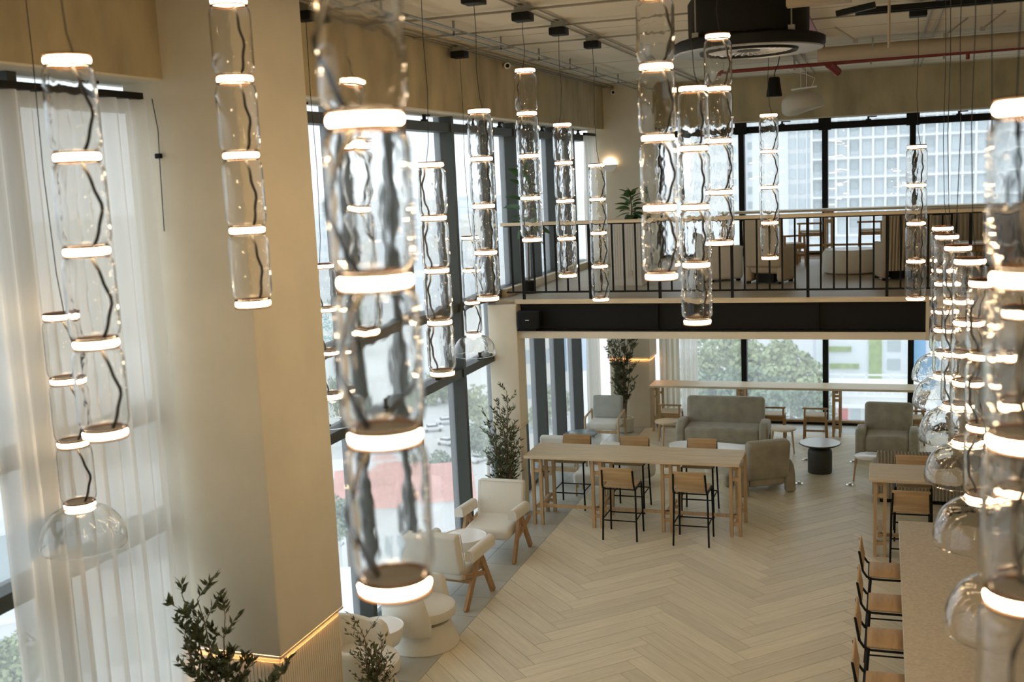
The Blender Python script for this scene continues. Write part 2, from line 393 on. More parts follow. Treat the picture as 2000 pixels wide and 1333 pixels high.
# ---- columns
def flutes(x0, y0, x1, y1, z0, z1, sides, step=.036):
    m = MB(); r = .006
    for sd in sides:
        a, b = (x0, x1) if sd == 'y' else (y0, y1)
        n = int((b-a)/step)
        for i in range(n):
            c = a+(i+.5)*(b-a)/n
            if sd == 'y': m.box(c-.014, y0-r, z0, c+.014, y0, z1)
            else: m.box(x1, c-.014, z0, x1+r, c+.014, z1)
    return m
def column(name, label, x0, y0, x1, y1, ztop, zled=1.42, led=True, trim=False):
    c = struct(name, label)
    MB().rbox(((x0+x1)/2,(y0+y1)/2,(zled+ztop)/2), (x1-x0,y1-y0,ztop-zled), .015).build('shaft', M['wall'], c)
    i = .035
    MB().box(x0+i,y0+i,0, x1-i,y1-i,zled).build('base', M['wall'], c, False)
    tag(flutes(x0+i,y0+i,x1-i,y1-i,.02,zled-.07,'yx').build('fluting', M['wall'], c, False), kind='stuff')
    if led:
        MB().box(x0,y0,zled-.018, x1,y0+.005,zled+.002).box(x1-.005,y0,zled-.018, x1,y1,zled+.002).build('shadow_lip', M['wall'], c, False)
        MB().box(x0+i,y0+i-.014,zled-.008, x1-i,y0+i-.002,zled-.001).box(x1-i+.002,y0+i,zled-.008, x1-i+.014,y1-i,zled-.001).build('light_strip', M['led'], c, False)
    if trim:
        MB().box(x0-.004,y0-.004,zled-.03, x1+.004,y1+.004,zled+.02).build('wood_trim', M['oak'], c, False)
    return c
column('wall_column_near', 'large cream column in the left foreground', -5.79,7.48,-4.75,8.60,CEILZ)
column('wall_column_middle', 'slim cream column under the mezzanine edge', -5.80,15.72,-5.33,16.08,MEZ-.07,1.46,False,True)
column('wall_column_corner', 'corner column with glowing light slot', -5.45,21.90,-4.55,22.6,2.95,1.48)
UC = struct('wall_column_upper', 'cream corner pier on the mezzanine')
MB().box(-5.75,22.0,MEZ, -4.45,22.7,CEILZ).build('shaft', M['wall'], UC, False)

# ---- mezzanine slab, fascia, railing
FM = struct('floor_mezzanine', 'mezzanine deck of grey oak boards')
MB().box(-5.72,MEZY+.06,MEZ-.04, 5,22.7,MEZ).build('deck', M['mezzfl'], FM, False)
MB().box(-5.72,MEZY+.12,2.84, 5,22.7,MEZ-.041).build('underside', M['wall'], FM, False)
MB().box(-5.72,16.2,MEZ, -5.62,22.0,MEZ+.12).build('window_ledge', M['oak'], FM, False)
MB().box(-5.33,MEZY+.02,2.84, 5,MEZY+.14,2.95).build('cream_band', M['wall'], FM, False)
T1 = struct('trim_1', 'black steel fascia beam of the mezzanine')
MB().box(-5.30,MEZY+.075,2.98, .56,MEZY+.10,3.36).build('web', M['steel'], T1, False)
MB().box(-5.30,MEZY+.01,2.95, .56,MEZY+.10,2.975).build('flange', M['steel'], T1, False)
MB().box(-5.30,MEZY+.03,3.355, .56,MEZY+.10,3.375).build('flange', M['steel'], T1, False)
for x in (-3.15,-.86): MB().box(x-.008,MEZY+.02,2.975, x+.008,MEZY+.08,3.36).build('stiffener', M['steel'], T1, False)
T2 = struct('trim_2', 'oak nosing along the mezzanine edge')
MB().box(-5.36,MEZY,3.375, 5,MEZY+.08,MEZ+.004).build('nosing', M['oak'], T2, False)
T3 = struct('trim_3', 'beige clad end of the mezzanine beam')
MB().box(.56,MEZY-.02,2.84, 5,MEZY+.12,3.374).build('cladding', M['wall2'], T3, False)

RL = thing('balcony_railing', 'black baluster railing with oak handrail along the mezzanine edge', 'railing', (-5.45,MEZY+.05,MEZ))
MB().rbox((4.2,0,1.155),(8.6,.075,.05),.008).build('handrail', M['oak'], RL)
MB().box(-.05,-.02,1.115, 8.5,.02,1.13).build('top_bar', M['steel'], RL, False)
MB().box(-.05,-.02,.10, 8.5,.02,.125).build('bottom_bar', M['steel'], RL, False)
post = MB().box(-.02,-.028,0, .02,.012,1.13).mesh('post', M['steel'], False)
bal = MB().box(-.0125,-.0125,.11, .0125,.0125,1.13).mesh('baluster', M['steel'], False)
bay = 1.055
for k in range(8):
    x = .23+k*bay
    put('post', post, RL, (x,0,0))
    for j in range(1,6): put('baluster', bal, RL, (x+j*bay/6,0,0))
put('baluster', bal, RL, (.23-bay/6,0,0))

# ================================================================ pendant lamps
PITCH, RRAD, GRAD = .4347, .1035, .118
hh = PITCH-.052
gp = [(.092,0),(.1,.006),(.112,.018),(GRAD,.045),(GRAD,hh-.045),(.112,hh-.018),(.1,hh-.006),(.092,hh)]
def shell(outer, inner, n, name, mo, mi):          # blown glass wall with an outer and an inner skin
    m = MB().olathe(outer, n); k = len(m.f); m.olathe(inner, n); me = m.mesh(name, mo, ang=70); me.materials.append(mi)
    for p in me.polygons:
        if p.index >= k: p.material_index = 1
    return me
me_cyl = shell(gp, [(r-.005, z) for r, z in reversed(gp)], 32, 'glass_cylinder', M['glass'], M['glassin'])
me_ring = MB().lathe([(.094,-.0145),(.1015,-.010),(RRAD,0),(.1015,.010),(.094,.0145)], 20).mesh('light_ring', M['ring'])
me_plate = MB().lathe([(.089,.0150),(.089,.0205)], 24).mesh('ring_cap', M['cord'])
me_col = MB().olathe([(.093,-.0150),(.102,-.0155),(.1065,-.0195),(.104,-.0255),(.094,-.0268)], 28).olathe([(.093,.0150),(.102,.0155),(.1065,.0195),(.104,.0255),(.094,.0268)], 28).mesh('neck_glow_rim', M['neckglow'])  # rims added to show the lit glass necks as orange edges
bp_ = []
for i in range(13):
    t = i/12*PI*.5; bp_.append((.10+.19*math.sin(t), -.25*(1-math.cos(t))))
bp_.append((.286,-.268))
me_bowl = shell([(.2815,-.271),(.285,-.273)]+list(reversed(bp_)), [(r-.0045, z-.003 if i < 9 else z) for i, (r, z) in enumerate(bp_)], 40, 'glass_bowl', M['bowlg'], M['bowlin'])
cords = []
for sgn, amp in ((1,.05),(-1,.045),(1,.02),(1,.07)):
    ptsc = []
    for i in range(13):
        t = i/12; ptsc.append((.045*sgn+amp*sgn*math.sin(t*PI)**1.3+.006*math.sin(t*17), .02*math.sin(t*5), hh*t))
    cords.append(MB().tube(ptsc, .0082, 6).mesh('inner_cord', M['cord']))
me_can = MB().rbox((0,0,0),(.19,.19,.085),.012).mesh('canopy', M['blk'])
me_br = MB().box(-.07,-.07,.042,.07,.07,.10).mesh('canopy_bracket', M['galv'], False)
def pendant(x, y, ztop, n, bowl, label, cs=0, group=None, rz=0, lit=True):
    t = thing('bowl_pendant_lamp' if bowl else 'cylinder_pendant_lamp', label, 'pendant lamp', (x,y,ztop), rz, group)
    cz = CEILZ-.13-ztop
    put('canopy', me_can, t, (0,0,cz)); put('canopy_bracket', me_br, t, (0,0,cz))
    s = 1 if cs % 2 == 0 else -1
    MB().tube([(.0,0,cz),(.008*s,0,cz*.7),(-.006*s,0,cz*.4),(.012*s,0,cz*.12),(.04*s,0,.02)], .0035, 5).build('suspension_cable', M['cord'], t)
    for i in range(n+1):
        z = -i*PITCH
        r = put('light_ring', me_ring if lit else me_off, t, (0,0,z)); put('neck_glow_rim', me_col, r); put('ring_cap', me_plate, r)
        if i < n:
            put('glass_cylinder', me_cyl, t, (0,0,z-.026-hh)); put('inner_cord', cords[cs], t, (0,0,z-.026-hh), (0,0,rz*.3))
    if bowl: put('glass_bowl', me_bowl, t, (0,0,-n*PITCH-.02))
    return t
me_off = MB().lathe([(.07,-.015),(.096,-.0145),(.1025,-.009),(RRAD+.001,0),(.1025,.009),(.096,.0145),(.07,.015)], 32).mesh('light_ring', mat('unlit_ring', (.75,.72,.66), .4))
GR = 'glass pendant lamps over the hall'
pendant(-3.52,4.18,5.92,4,0,'large four-cylinder pendant at far left in front of the sheer curtain',0,GR)
pendant(-3.55,5.60,6.37,4,0,'four-cylinder pendant hanging in front of the big cream column',2,GR)
pendant(-3.52,6.98,6.00,4,0,'cylinder pendant seen through the huge foreground pendant',0,GR)
pendant(-3.52,8.37,5.435,4,0,'cylinder pendant just right of the huge foreground pendant',1,GR)
pendant(-3.54,9.63,5.92,4,0,'cylinder pendant before the thick window mullion, overlapping a small bowl pendant',2,GR)
pendant(-3.50,10.95,6.385,4,0,'cylinder pendant hanging highest beside the security camera, before the leafy plant',1,GR)
pendant(-3.50,12.27,5.876,4,0,'cylinder pendant between the leafy plant and the white upper curtain',1,GR)
pendant(-3.50,13.80,5.41,4,0,'slim cylinder pendant beside the glowing wall sconce',0,GR)
pendant(-1.32,2.70,5.906,4,0,'huge blurred foreground pendant with stacked glass cylinders left of centre',3,GR,2.6)
pendant(-1.34,6.87,6.375,4,0,'big cylinder pendant at centre, left one of the close trio',0,GR)
pendant(-1.34,8.25,5.89,4,0,'lowest hanging cylinder pendant of the centre trio, ending before the black beam',2,GR)
pendant(-1.33,9.53,6.40,4,0,'cylinder pendant before the black ceiling unit, right one of the centre trio',0,GR)
pendant(-1.33,13.84,5.91,4,0,'small cylinder pendant alone before the far upper windows',0,GR)
pendant(.36,13.41,5.44,4,0,'cylinder pendant before the right upper windows, left of the bowl cluster',2,GR)
pendant(.37,3.10,5.417,4,0,'huge blurred foreground pendant at the right edge',3,GR,1.2)
GB = 'bowl pendants in rows'
pendant(-5.21,5.86,4.52,3,1,'bowl pendant against the sheer curtain at lower left',0,GB)
pendant(-5.25,9.60,4.52,3,1,'bowl pendant by the window beside the cream column, mostly hidden by the huge pendant',1,GB)
pendant(-5.25,13.65,4.53,3,1,'small bowl pendant before the window by the slim column',0,GB)
pendant(.585,12.15,4.58,3,1,'farthest bowl pendant of the right row',0,GB)
pendant(.56,10.83,4.58,3,1,'second farthest bowl pendant of the right row',0,GB)
pendant(.575,9.50,4.575,3,1,'third farthest bowl pendant of the right row, over the velvet armchair',1,GB)
pendant(.58,8.26,4.575,3,1,'third nearest bowl pendant of the right row, over the right bar table',0,GB)
pendant(.585,6.94,4.56,3,1,'second nearest bowl pendant of the right row, over the counter end',1,GB)
pendant(.585,5.60,4.56,3,1,'nearest bowl pendant of the right row, low over the stone counter',0,GB)

# ================================================================ furniture
def P3(px, py, z=0): p = pt(px, py, z); return (p.x, p.y, z)

# ---- long oak bar tables on pairs of slatted legs
def bar_table(label, x0, x1, y0, y1, h, legx, z=0, group=None, rail=True):
    t = thing('bar_table', label, 'table', ((x0+x1)/2, (y0+y1)/2, z), 0, group)
    ox, oy = (x0+x1)/2, (y0+y1)/2; hw, hd = (x1-x0)/2, (y1-y0)/2
    nb = 4; bw = 2*hd/nb                        # the top is glued up from boards
    for i in range(nb):
        MB().rbox((0,-hd+(i+.5)*bw,h-.022),(2*hw,bw-.002,.044),.005,seg=1).build('top_board', M['oak'], t)
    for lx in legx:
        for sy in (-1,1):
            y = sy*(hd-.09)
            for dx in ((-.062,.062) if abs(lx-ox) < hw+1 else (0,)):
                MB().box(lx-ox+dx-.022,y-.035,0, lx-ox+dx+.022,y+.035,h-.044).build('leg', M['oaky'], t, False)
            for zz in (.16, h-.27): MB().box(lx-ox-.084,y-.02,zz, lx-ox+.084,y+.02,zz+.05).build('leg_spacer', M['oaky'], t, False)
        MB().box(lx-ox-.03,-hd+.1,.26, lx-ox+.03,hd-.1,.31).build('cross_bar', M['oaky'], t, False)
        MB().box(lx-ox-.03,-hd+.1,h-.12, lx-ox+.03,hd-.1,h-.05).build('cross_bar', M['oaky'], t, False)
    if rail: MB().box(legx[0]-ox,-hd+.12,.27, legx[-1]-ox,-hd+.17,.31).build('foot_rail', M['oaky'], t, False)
    return t
bar_table('long oak bar table in the middle of the hall', -5.18,-1.93,15.30,16.15,1.10,[-5.0,-4.06,-3.0,-2.0])
bar_table('oak bar table at right beyond the stone counter', -.16,1.75,14.85,15.67,1.10,[-.02,1.6])
bar_table('long oak bar table along the far lower windows', -4.52,.82,21.58,22.18,.97,[-4.40,-2.68,-.84,.68])
bar_table('oak bar table along the mezzanine windows', -3.1,3.9,21.9,22.45,.99,[-2.95,-1.0,1.1,3.7], MEZ)

# ---- bar stools: ply seat and back on black steel tube
def steel_stool(label, loc, rz, seatm=None, group=None, pad=None):
    t = thing('bar_stool', label, 'stool', loc, rz, group); r = .0125
    w, d, h = .205, .19, .745                   # local: faces -Y, backrest on +Y
    for s in (-1,1):
        MB().tube([(s*w,-d,h-.02),(s*(w+.01),-d-.02,0)], r, 6).build('leg', M['steel'], t)
        MB().tube([(s*w,d,h-.02),(s*(w+.015),d+.05,0)], r, 6).build('leg', M['steel'], t)
        MB().tube([(s*w,-d,h-.02),(s*w,d-.02,h-.02),(s*w,d+.035,h),(s*(w-.003),d+.075,h+.06),(s*(w-.01),d+.11,h+.27)], r, 6).build('side_tube', M['steel'], t)
        MB().tube([(s*(w+.006),-d-.01,.30),(s*(w+.01),d+.03,.30)], .009, 6).build('stretcher', M['steel'], t)
    MB().tube([(-w,-d-.014,.26),(w,-d-.014,.26)], .010, 6).build('footrest', M['steel'], t)
    MB().tube([(-w,d+.03,.28),(w,d+.03,.28)], .009, 6).build('footrest', M['steel'], t)
    MB().tube([(-w,d+.02,h-.02),(w,d+.02,h-.02)], .010, 6).build('rear_tube', M['steel'], t)
    MB().rbox((0,0,h+.003),(.40,.41,.022 if not pad else .05),.01,seg=2).build('seat', pad or M['ply'], t)
    MB().rbox((0,d+.088,h+.20),(.40,.018,.21),.008,(-.17,0,0),seg=2).build('backrest', M['ply'], t)
    t.scale = (1.15,1.1,1.06)
    return t
GS = 'ply bar stools with black legs'
steel_stool('ply bar stool with its back to the viewer, left one before the long bar table', (-3.605,15.13,0), PI, group=GS)
steel_stool('ply bar stool with its back to the viewer, right one before the long bar table', (-2.56,15.08,0), PI, group=GS)
for k, (x, lab) in enumerate(((-4.72,'leftmost of three bar stools behind the long bar table, pad seat showing'),(-3.76,'middle of three bar stools behind the long bar table'),(-2.68,'rightmost of three bar stools behind the long bar table'))):
    steel_stool(lab, (x,16.40,0), 0, group=GS, pad=M['khaki'])
steel_stool('ply bar stool with its back to the viewer before the right bar table', (.36,14.66,0), PI, group=GS)
steel_stool('bar stool behind the right bar table with pale seat', (.42,15.83,0), 0, group=GS)
for y, lab in ((12.25,'farthest ply bar stool tucked under the stone counter'),(11.30,'second farthest ply bar stool at the stone counter'),(10.40,'third farthest ply bar stool at the stone counter'),(9.42,'nearest ply bar stool at the stone counter, cut by the frame')):
    steel_stool(lab, (.10,y,0), PI/2, group='ply bar stools along the stone counter')

# ---- stone counter
t = thing('bar_counter', 'long counter with speckled stone top at lower right', 'counter', (.85,9.7,0))
MB().rbox((0,0,1.05),(1.32,7.0,.045),.006,seg=1).build('worktop', M['stone'], t)
MB().box(-.35,-3.4,0, .6,3.4,1.027).build('body', M['wall2'], t, False)
for i in range(8): MB().box(-.37,-3.35+i*.84,.08, -.352,-3.35+i*.84+.80,1.0).build('front_panel', M['oak'], t, False)

# ---- wooden bar stools with low spindle back (far windows, both levels)
def wood_stool(label, loc, rz, h=.68, group=None):
    t = thing('wooden_stool', label, 'stool', loc, rz, group); w, d = .19, .17
    for sx in (-1,1):
        MB().bar((sx*w,-d,h+.14),(sx*(w+.02),-d-.03,0),.034,.034).build('leg', M['brown'], t, False)
        MB().bar((sx*w,d,h-.02),(sx*(w+.02),d+.03,0),.034,.034).build('leg', M['brown'], t, False)
        MB().box(sx*(w+.01)-.012,-d-.01,.22, sx*(w+.01)+.012,d+.01,.25).build('stretcher', M['brown'], t, False)
    MB().rbox((0,0,h),(.42,.38,.03),.008,seg=1).build('seat', M['oak'], t)
    MB().box(-w,-d-.012,h-.09, w,-d+.012,h-.02).build('apron', M['brown'], t, False)
    MB().rbox((0,-d-.005,h+.155),(.47,.035,.035),.01,seg=2).build('top_rail', M['brown'], t)
    MB().box(-w,-d-.02,.2, w,-d+.002,.235).build('footrest', M['brown'], t, False)
    return t
GW = 'low-backed wooden stools at the far bar tables'
for px, lab in ((1312,'low-backed wooden bar stool left of the taupe sofa'),(1512,'low-backed wooden bar stool just behind the sofa right arm'),(1593,'low-backed wooden bar stool behind the charcoal pedestal table'),(1782,'low-backed wooden bar stool behind the velvet armchair at right')):
    p = ptY(px, 800, 21.4); wood_stool(lab, (p.x,21.36,0), 0, .50, group=GW)
for px, lab in ((1583,'wooden stool on the mezzanine beside the tan high-backed chair'),(1700,'wooden stool on the mezzanine behind the round white pouf')):
    p = ptY(px, 470, 21.5); wood_stool(lab, (p.x,21.5,MEZ), 0, .6, group=GW)
wood_stool('wooden stool on the mezzanine turned sideways behind the tan chair', (-1.62,20.75,MEZ), .5, .42, group=GW)

# ---- round three-legged oak stools
def round_stool(label, loc, r=.23, h=.46, top=None, group=None, a0=.4):
    t = thing('round_stool', label, 'stool', loc, 0, group)
    MB().lathe([(r-.01,h-.035),(r,h-.028),(r,h-.006),(r-.008,h)], 28).build('seat', top or M['oak'], t)
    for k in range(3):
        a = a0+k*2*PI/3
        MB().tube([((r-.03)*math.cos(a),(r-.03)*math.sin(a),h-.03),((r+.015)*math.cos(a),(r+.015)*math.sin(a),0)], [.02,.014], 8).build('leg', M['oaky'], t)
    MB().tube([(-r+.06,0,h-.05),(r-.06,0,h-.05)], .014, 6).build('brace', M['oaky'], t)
    return t
p = pt(1302,822,.46); round_stool('round oak stool at the left arm of the taupe sofa', (p.x,p.y,0))
p = pt(1530,836,.46); round_stool('round oak stool at the right arm of the taupe sofa', (p.x,p.y,0), a0=-.6)
p = pt(1697,890,.46); round_stool('round white-topped oak stool beside the right bar table', (p.x,p.y,0), top=M['white'], a0=1.0)

# ---- chunky taupe velvet seats whose rounded arms run down to the floor
def velvet_seat(name, label, cat, loc, rz, w, fab=None, group=None, sofa=False):
    fab = fab or M['velvet']
    t = thing(name, label, cat, loc, rz, group); d = .80; aw = .17
    iw = w-2*aw
    MB().rbox((0,-.04,.27),(iw+.02,.70,.30),.07,seg=4).build('seat_cushion', fab, t)
    MB().rbox((0,.30,.58),(iw+.10,.22,.66),.075,(-.16,0,0),seg=4).build('backrest', fab, t)
    for s in (-1,1):
        x = s*(w/2-aw/2)
        prof = [(-.40,.0),(-.40,.34),(-.37,.44),(-.30,.505),(-.20,.53),(.10,.53),(.22,.50),(.30,.42),(.34,.28),(.36,0),(.22,0),(.22,.16),(.16,.24),(-.16,.24),(-.24,.17),(-.25,0)]
        m = MB(); n = len(prof); vs = [(x-aw/2,y,z) for y,z in prof] + [(x+aw/2,y,z) for y,z in prof]
        m.add(vs, [tuple(range(n)), tuple(range(2*n-1,n-1,-1))] + [(i,n+i,n+(i+1)%n,(i+1)%n) for i in range(n)])
        me = m.mesh('arm', fab); fixnormals(me); o = put('arm', me, t)
        bv = o.modifiers.new('soften','BEVEL'); bv.width = .045; bv.segments = 3; bv.limit_method = 'ANGLE'; bv.angle_limit = R(50)
        for y in (-.32,.29): MB().box(x-.05,y-.04,-.0, x+.05,y+.04,.012).build('foot', M['blk'], t, False)
    return t
p = ptY(1412,820,20.85)
velvet_seat('sofa', 'two-seat taupe velvet sofa facing the viewer under the mezzanine', 'sofa', (-2.89,20.66,0), 0, 1.74)
velvet_seat('armchair', 'taupe velvet armchair facing the viewer at right of the charcoal pedestal table', 'armchair', (.10,20.42,0), -.05, 1.08)
velvet_seat('armchair', 'taupe velvet armchair seen from behind beside the long bar table end', 'armchair', (-1.92,17.84,0), PI+.52, .98)

# ---- ribbed sofa seen from behind
t = thing('ribbed_sofa', 'ribbed taupe sofa seen from behind beyond the right bar table', 'sofa', (.72,17.75,0), PI)
for i in range(32): MB().tube([(-.78+i*.05,.36,.08),(-.78+i*.05,.36,.74),(-.78+i*.05,.33,.79),(-.78+i*.05,.24,.80)], .026, 6).build('back_rib', M['ribfab'], t)
MB().rbox((0,.22,.45),(1.6,.22,.66),.05).build('back_cushion', M['ribfab'], t)
MB().rbox((0,-.12,.27),(1.6,.62,.34),.06).build('seat_cushion', M['ribfab'], t)
for s in (-1,1): MB().rbox((s*.80,-.02,.32),(.12,.7,.46),.05).build('armrest', M['ribfab'], t)
MB().box(-.75,-.38,0, .75,.3,.08).build('plinth', M['blk'], t, False)

# ---- padded armchairs on oak V-legs
def v_armchair(label, loc, rz, fab, group=None):
    t = thing('oak_leg_armchair', label, 'armchair', loc, rz, group)
    MB().rbox((0,-.06,.37),(.58,.60,.15),.05,(.06,0,0),seg=3).build('seat_cushion', fab, t)
    bk = MB().rbox((0,.27,.64),(.60,.12,.48),.035,(-.20,0,0),seg=3).build('back_cushion', fab, t)
    a = MB()
    for s in (-1,1): a.tube([(s*.29,.155,.42),(s*.295,.245,.86)], .006, 5)
    a.tube([(-.295,.25,.865),(.295,.25,.865)], .006, 5); a.build('piping', fab, bk)
    for s in (-1,1):
        x = s*.345
        m = MB(); prof = [(-.055,-.06),(-.055,.02),(-.045,.045),(-.02,.062),(.02,.062),(.045,.045),(.055,.02),(.055,-.06)]
        n = len(prof); vs = [(x+a_,-.36,.62+b_) for a_,b_ in prof]+[(x+a_,.16,.585+b_) for a_,b_ in prof]
        m.add(vs, [tuple(range(n)), tuple(range(2*n-1,n-1,-1))]+[(i,n+i,n+(i+1)%n,(i+1)%n) for i in range(n)])
        me = m.mesh('armrest', fab); fixnormals(me); put('armrest', me, t)
        MB().bar((x,-.08,.545),(x,-.36,0),.035,.075).build('leg', M['brown'], t, False)
        MB().bar((x,-.06,.545),(x,.30,0),.035,.075).build('leg', M['brown'], t, False)
        MB().bar((x,-.20,.28),(x,.30,.40),.03,.05).build('side_rail', M['brown'], t, False)
    MB().box(-.33,.10,.26, .33,.14,.31).build('cross_rail', M['brown'], t, False)
    return t
o = v_armchair('white padded armchair with oak legs facing the viewer by the window', (-5.22,14.06,0), 0, M['boucle']); o.scale = (1.15,1.15,1.12)
o = v_armchair('white padded armchair with oak V-legs seen from behind beside the small drum table', (-5.23,12.31,0), PI-.12, M['boucle']); o.scale = (1.15,1.15,1.12)

# ---- barrel chairs on a flared base
def barrel_chair(label, loc, rz, fab):
    t = thing('barrel_chair', label, 'armchair', loc, rz)
    MB().lathe([(.40,.0),(.405,.012),(.375,.10),(.335,.19),(.31,.27)], 40).build('base', fab, t)
    MB().lathe([(.02,.30),(.30,.30),(.355,.33),(.37,.38),(.36,.43),(.32,.455),(.02,.46)], 36, sy=1.05).build('seat_cushion', fab, t)
    m = MB(); n = 30; sec = []
    for i in range(n+1):                        # back shell wraps from arm to arm round +Y
        a = R(-32)+i/n*R(244); k = math.sin((a))
        top = .66+.14*max(0,math.sin(a))
        e = min(i, n-i)/n
        top = .40+(top-.40)*min(1,(e*22)**.5 if e < .045 else 1)
        ro, ri = .43, .335
        ca, sa = math.cos(a), math.sin(a)
        sec.append([(ro*.96*ca,ro*.96*sa,.22),(ro*ca,ro*sa,.27),(ro*ca,ro*sa,top-.05),(ro*.97*ca,ro*.97*sa,top-.01),((ro+ri)/2*ca,(ro+ri)/2*sa,top),(ri*1.03*ca,ri*1.03*sa,top-.01),(ri*ca,ri*sa,top-.05),(ri*ca,ri*sa,.24)])
    q = len(sec[0]); vs = [p for s_ in sec for p in s_]; fs = []
    for i in range(n):
        for j in range(q): fs.append((i*q+j,(i+1)*q+j,(i+1)*q+(j+1)%q,i*q+(j+1)%q))
    fs += [tuple(range(q)), tuple(n*q+j for j in range(q-1,-1,-1))]
    m.add(vs, fs); me = m.mesh('back_shell', fab, ang=60); fixnormals(me); put('back_shell', me, t)
    MB().rbox((0,.27,.58),(.44,.10,.28),.05,(-.15,0,0)).build('back_cushion', fab, t)
    return t
o = barrel_chair('white barrel swivel chair on a flared base by the window', (-5.05,10.98,0), PI/2+.1, M['boucle']); o.scale = (1.06,1.06,1.06)
o = barrel_chair('cream barrel chair beside the big column, cut by the lower frame', (-5.08,9.44,0), PI/2+.15, M['boucle']); o.scale = (1.12,1.12,1.12)

# ---- small tables
t = thing('drum_table', 'small white drum table between the two oak-legged armchairs', 'side table', (-5.38,13.24,0))
MB().lathe([(.285,.36),(.305,.375),(.31,.41),(.31,.51),(.297,.515),(.293,.502),(.02,.502)], 40).build('tray_top', M['white'], t)
MB().lathe([(.22,0),(.22,.015),(.06,.03),(.05,.10),(.05,.35)], 28).build('pedestal', M['white'], t)
t = thing('bowl_table', 'white bowl-shaped pedestal table beside the barrel chairs', 'side table', (-5.22,10.22,0))
MB().lathe([(.06,.22),(.14,.25),(.22,.31),(.265,.40),(.275,.50),(.265,.505),(.26,.495),(.02,.495)], 40).build('bowl_top', M['white'], t)
MB().lathe([(.20,0),(.20,.01),(.15,.08),(.08,.18),(.06,.23)], 32).build('flared_foot', M['white'], t)
p = pt(1602,862,.52)
t = thing('pedestal_table', 'round charcoal pedestal table with pale top in front of the far windows', 'table', (p.x,p.y-.12,0))
MB().lathe([(.20,0),(.205,.01),(.205,.36),(.195,.40),(.16,.43),(.12,.45),(.12,.475)], 32).build('pedestal', M['char'], t)
MB().lathe([(.12,.47),(.30,.485),(.35,.51),(.352,.518),(.345,.522)], 40).build('table_rim', M['char'], t)
MB().lathe([(.342,.521),(.342,.527)], 40).build('table_top', M['palestone'], t)
p = pt(1135,846,.5)
t = thing('round_table', 'round slate-blue side table by the far left windows', 'side table', (p.x,p.y,0))
MB().lathe([(.29,.475),(.31,.485),(.31,.495),(.30,.50)], 36).build('table_top', M['slate'], t)
MB().lathe([(.03,.02),(.03,.475)], 16).build('stem', M['blk'], t); MB().lathe([(.18,0),(.18,.02),(.03,.03)], 24).build('foot', M['blk'], t)
# organic white coffee table
t = thing('coffee_table', 'white organic-shaped coffee table before the taupe sofa', 'table', (-2.93,18.98,0))
poly = []
for i in range(40):
    a = 2*PI*i/40; r_ = 1+.13*math.cos(2*a+.5)+.10*math.cos(3*a)
    poly.append((.70*r_*math.cos(a), .38*r_*math.sin(a)))
MB().prism(poly, .37, .41).build('table_top', M['white'], t)
for x, y in ((-.38,.05),(.35,.1),(.05,-.2)): MB().lathe([(.09,0),(.09,.37)], 20, (x,y,0)).build('leg', M['white'], t)

# ---- wooden-framed lounge chair, pale armchairs at far left
def lounge(label, loc, rz, fab, seatf):
    t = thing('lounge_chair', label, 'armchair', loc, rz)
    MB().rbox((0,-.03,.38),(.60,.58,.14),.04).build('seat_cushion', seatf, t)
    MB().rbox((0,.27,.66),(.60,.13,.46),.04,(-.18,0,0)).build('back_cushion', fab, t)
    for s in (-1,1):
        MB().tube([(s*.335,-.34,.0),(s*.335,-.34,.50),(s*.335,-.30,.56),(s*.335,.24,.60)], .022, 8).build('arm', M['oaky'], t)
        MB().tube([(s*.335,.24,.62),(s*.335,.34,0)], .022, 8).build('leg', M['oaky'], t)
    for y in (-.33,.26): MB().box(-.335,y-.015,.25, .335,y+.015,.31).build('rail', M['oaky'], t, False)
    return t
lounge('grey lounge chair with oak arms facing the viewer before the corner olive tree', (-5.22,20.62,0), .02, M['greyfab'], M['linen'])
lounge('pale armchair seen from behind by the far left windows', (-5.28,17.75,0), PI, M['linen'], M['linen'])
t = thing('boucle_chair', 'rounded grey boucle chair partly hidden behind the long bar table', 'armchair', (-4.12,17.85,0), 2.6)
m = MB(); prof = []
MB().rbox((0,-.05,.25),(.66,.66,.34),.12,seg=4).build('seat', M['linen'], t)
MB().rbox((0,.27,.52),(.74,.18,.50),.085,(-.12,0,0),seg=4).build('backrest', M['linen'], t)
for s in (-1,1): MB().rbox((s*.31,0,.42),(.14,.56,.26),.065,seg=4).build('armrest', M['linen'], t)
t = thing('bench_seat', 'white low seat behind the left bar stools', 'bench', (-4.55,17.12,0))
MB().rbox((0,0,.30),(.62,.5,.20),.05).build('seat_cushion', M['linen'], t)
for x in (-.27,.27):
    for y in (-.2,.2): MB().tube([(x,y,.21),(x,y,0)], .018, 8).build('leg', M['oaky'], t)
t = thing('wooden_chair', 'top of a wooden chair at the bottom edge of the picture', 'chair', (-3.98,8.62,0), PI)
for s in (-1,1):
    MB().tube([(s*.25,.2,0),(s*.25,.24,.45),(s*.25,.28,.79)], .02, 8).build('rear_leg', M['brown'], t)
    MB().tube([(s*.22,-.2,0),(s*.22,-.2,.44)], .02, 8).build('leg', M['brown'], t)
MB().rbox((0,.27,.755),(.5,.03,.08),.01).build('back_rail', M['brown'], t); MB().rbox((0,0,.45),(.48,.46,.04),.012).build('seat', M['brown'], t)

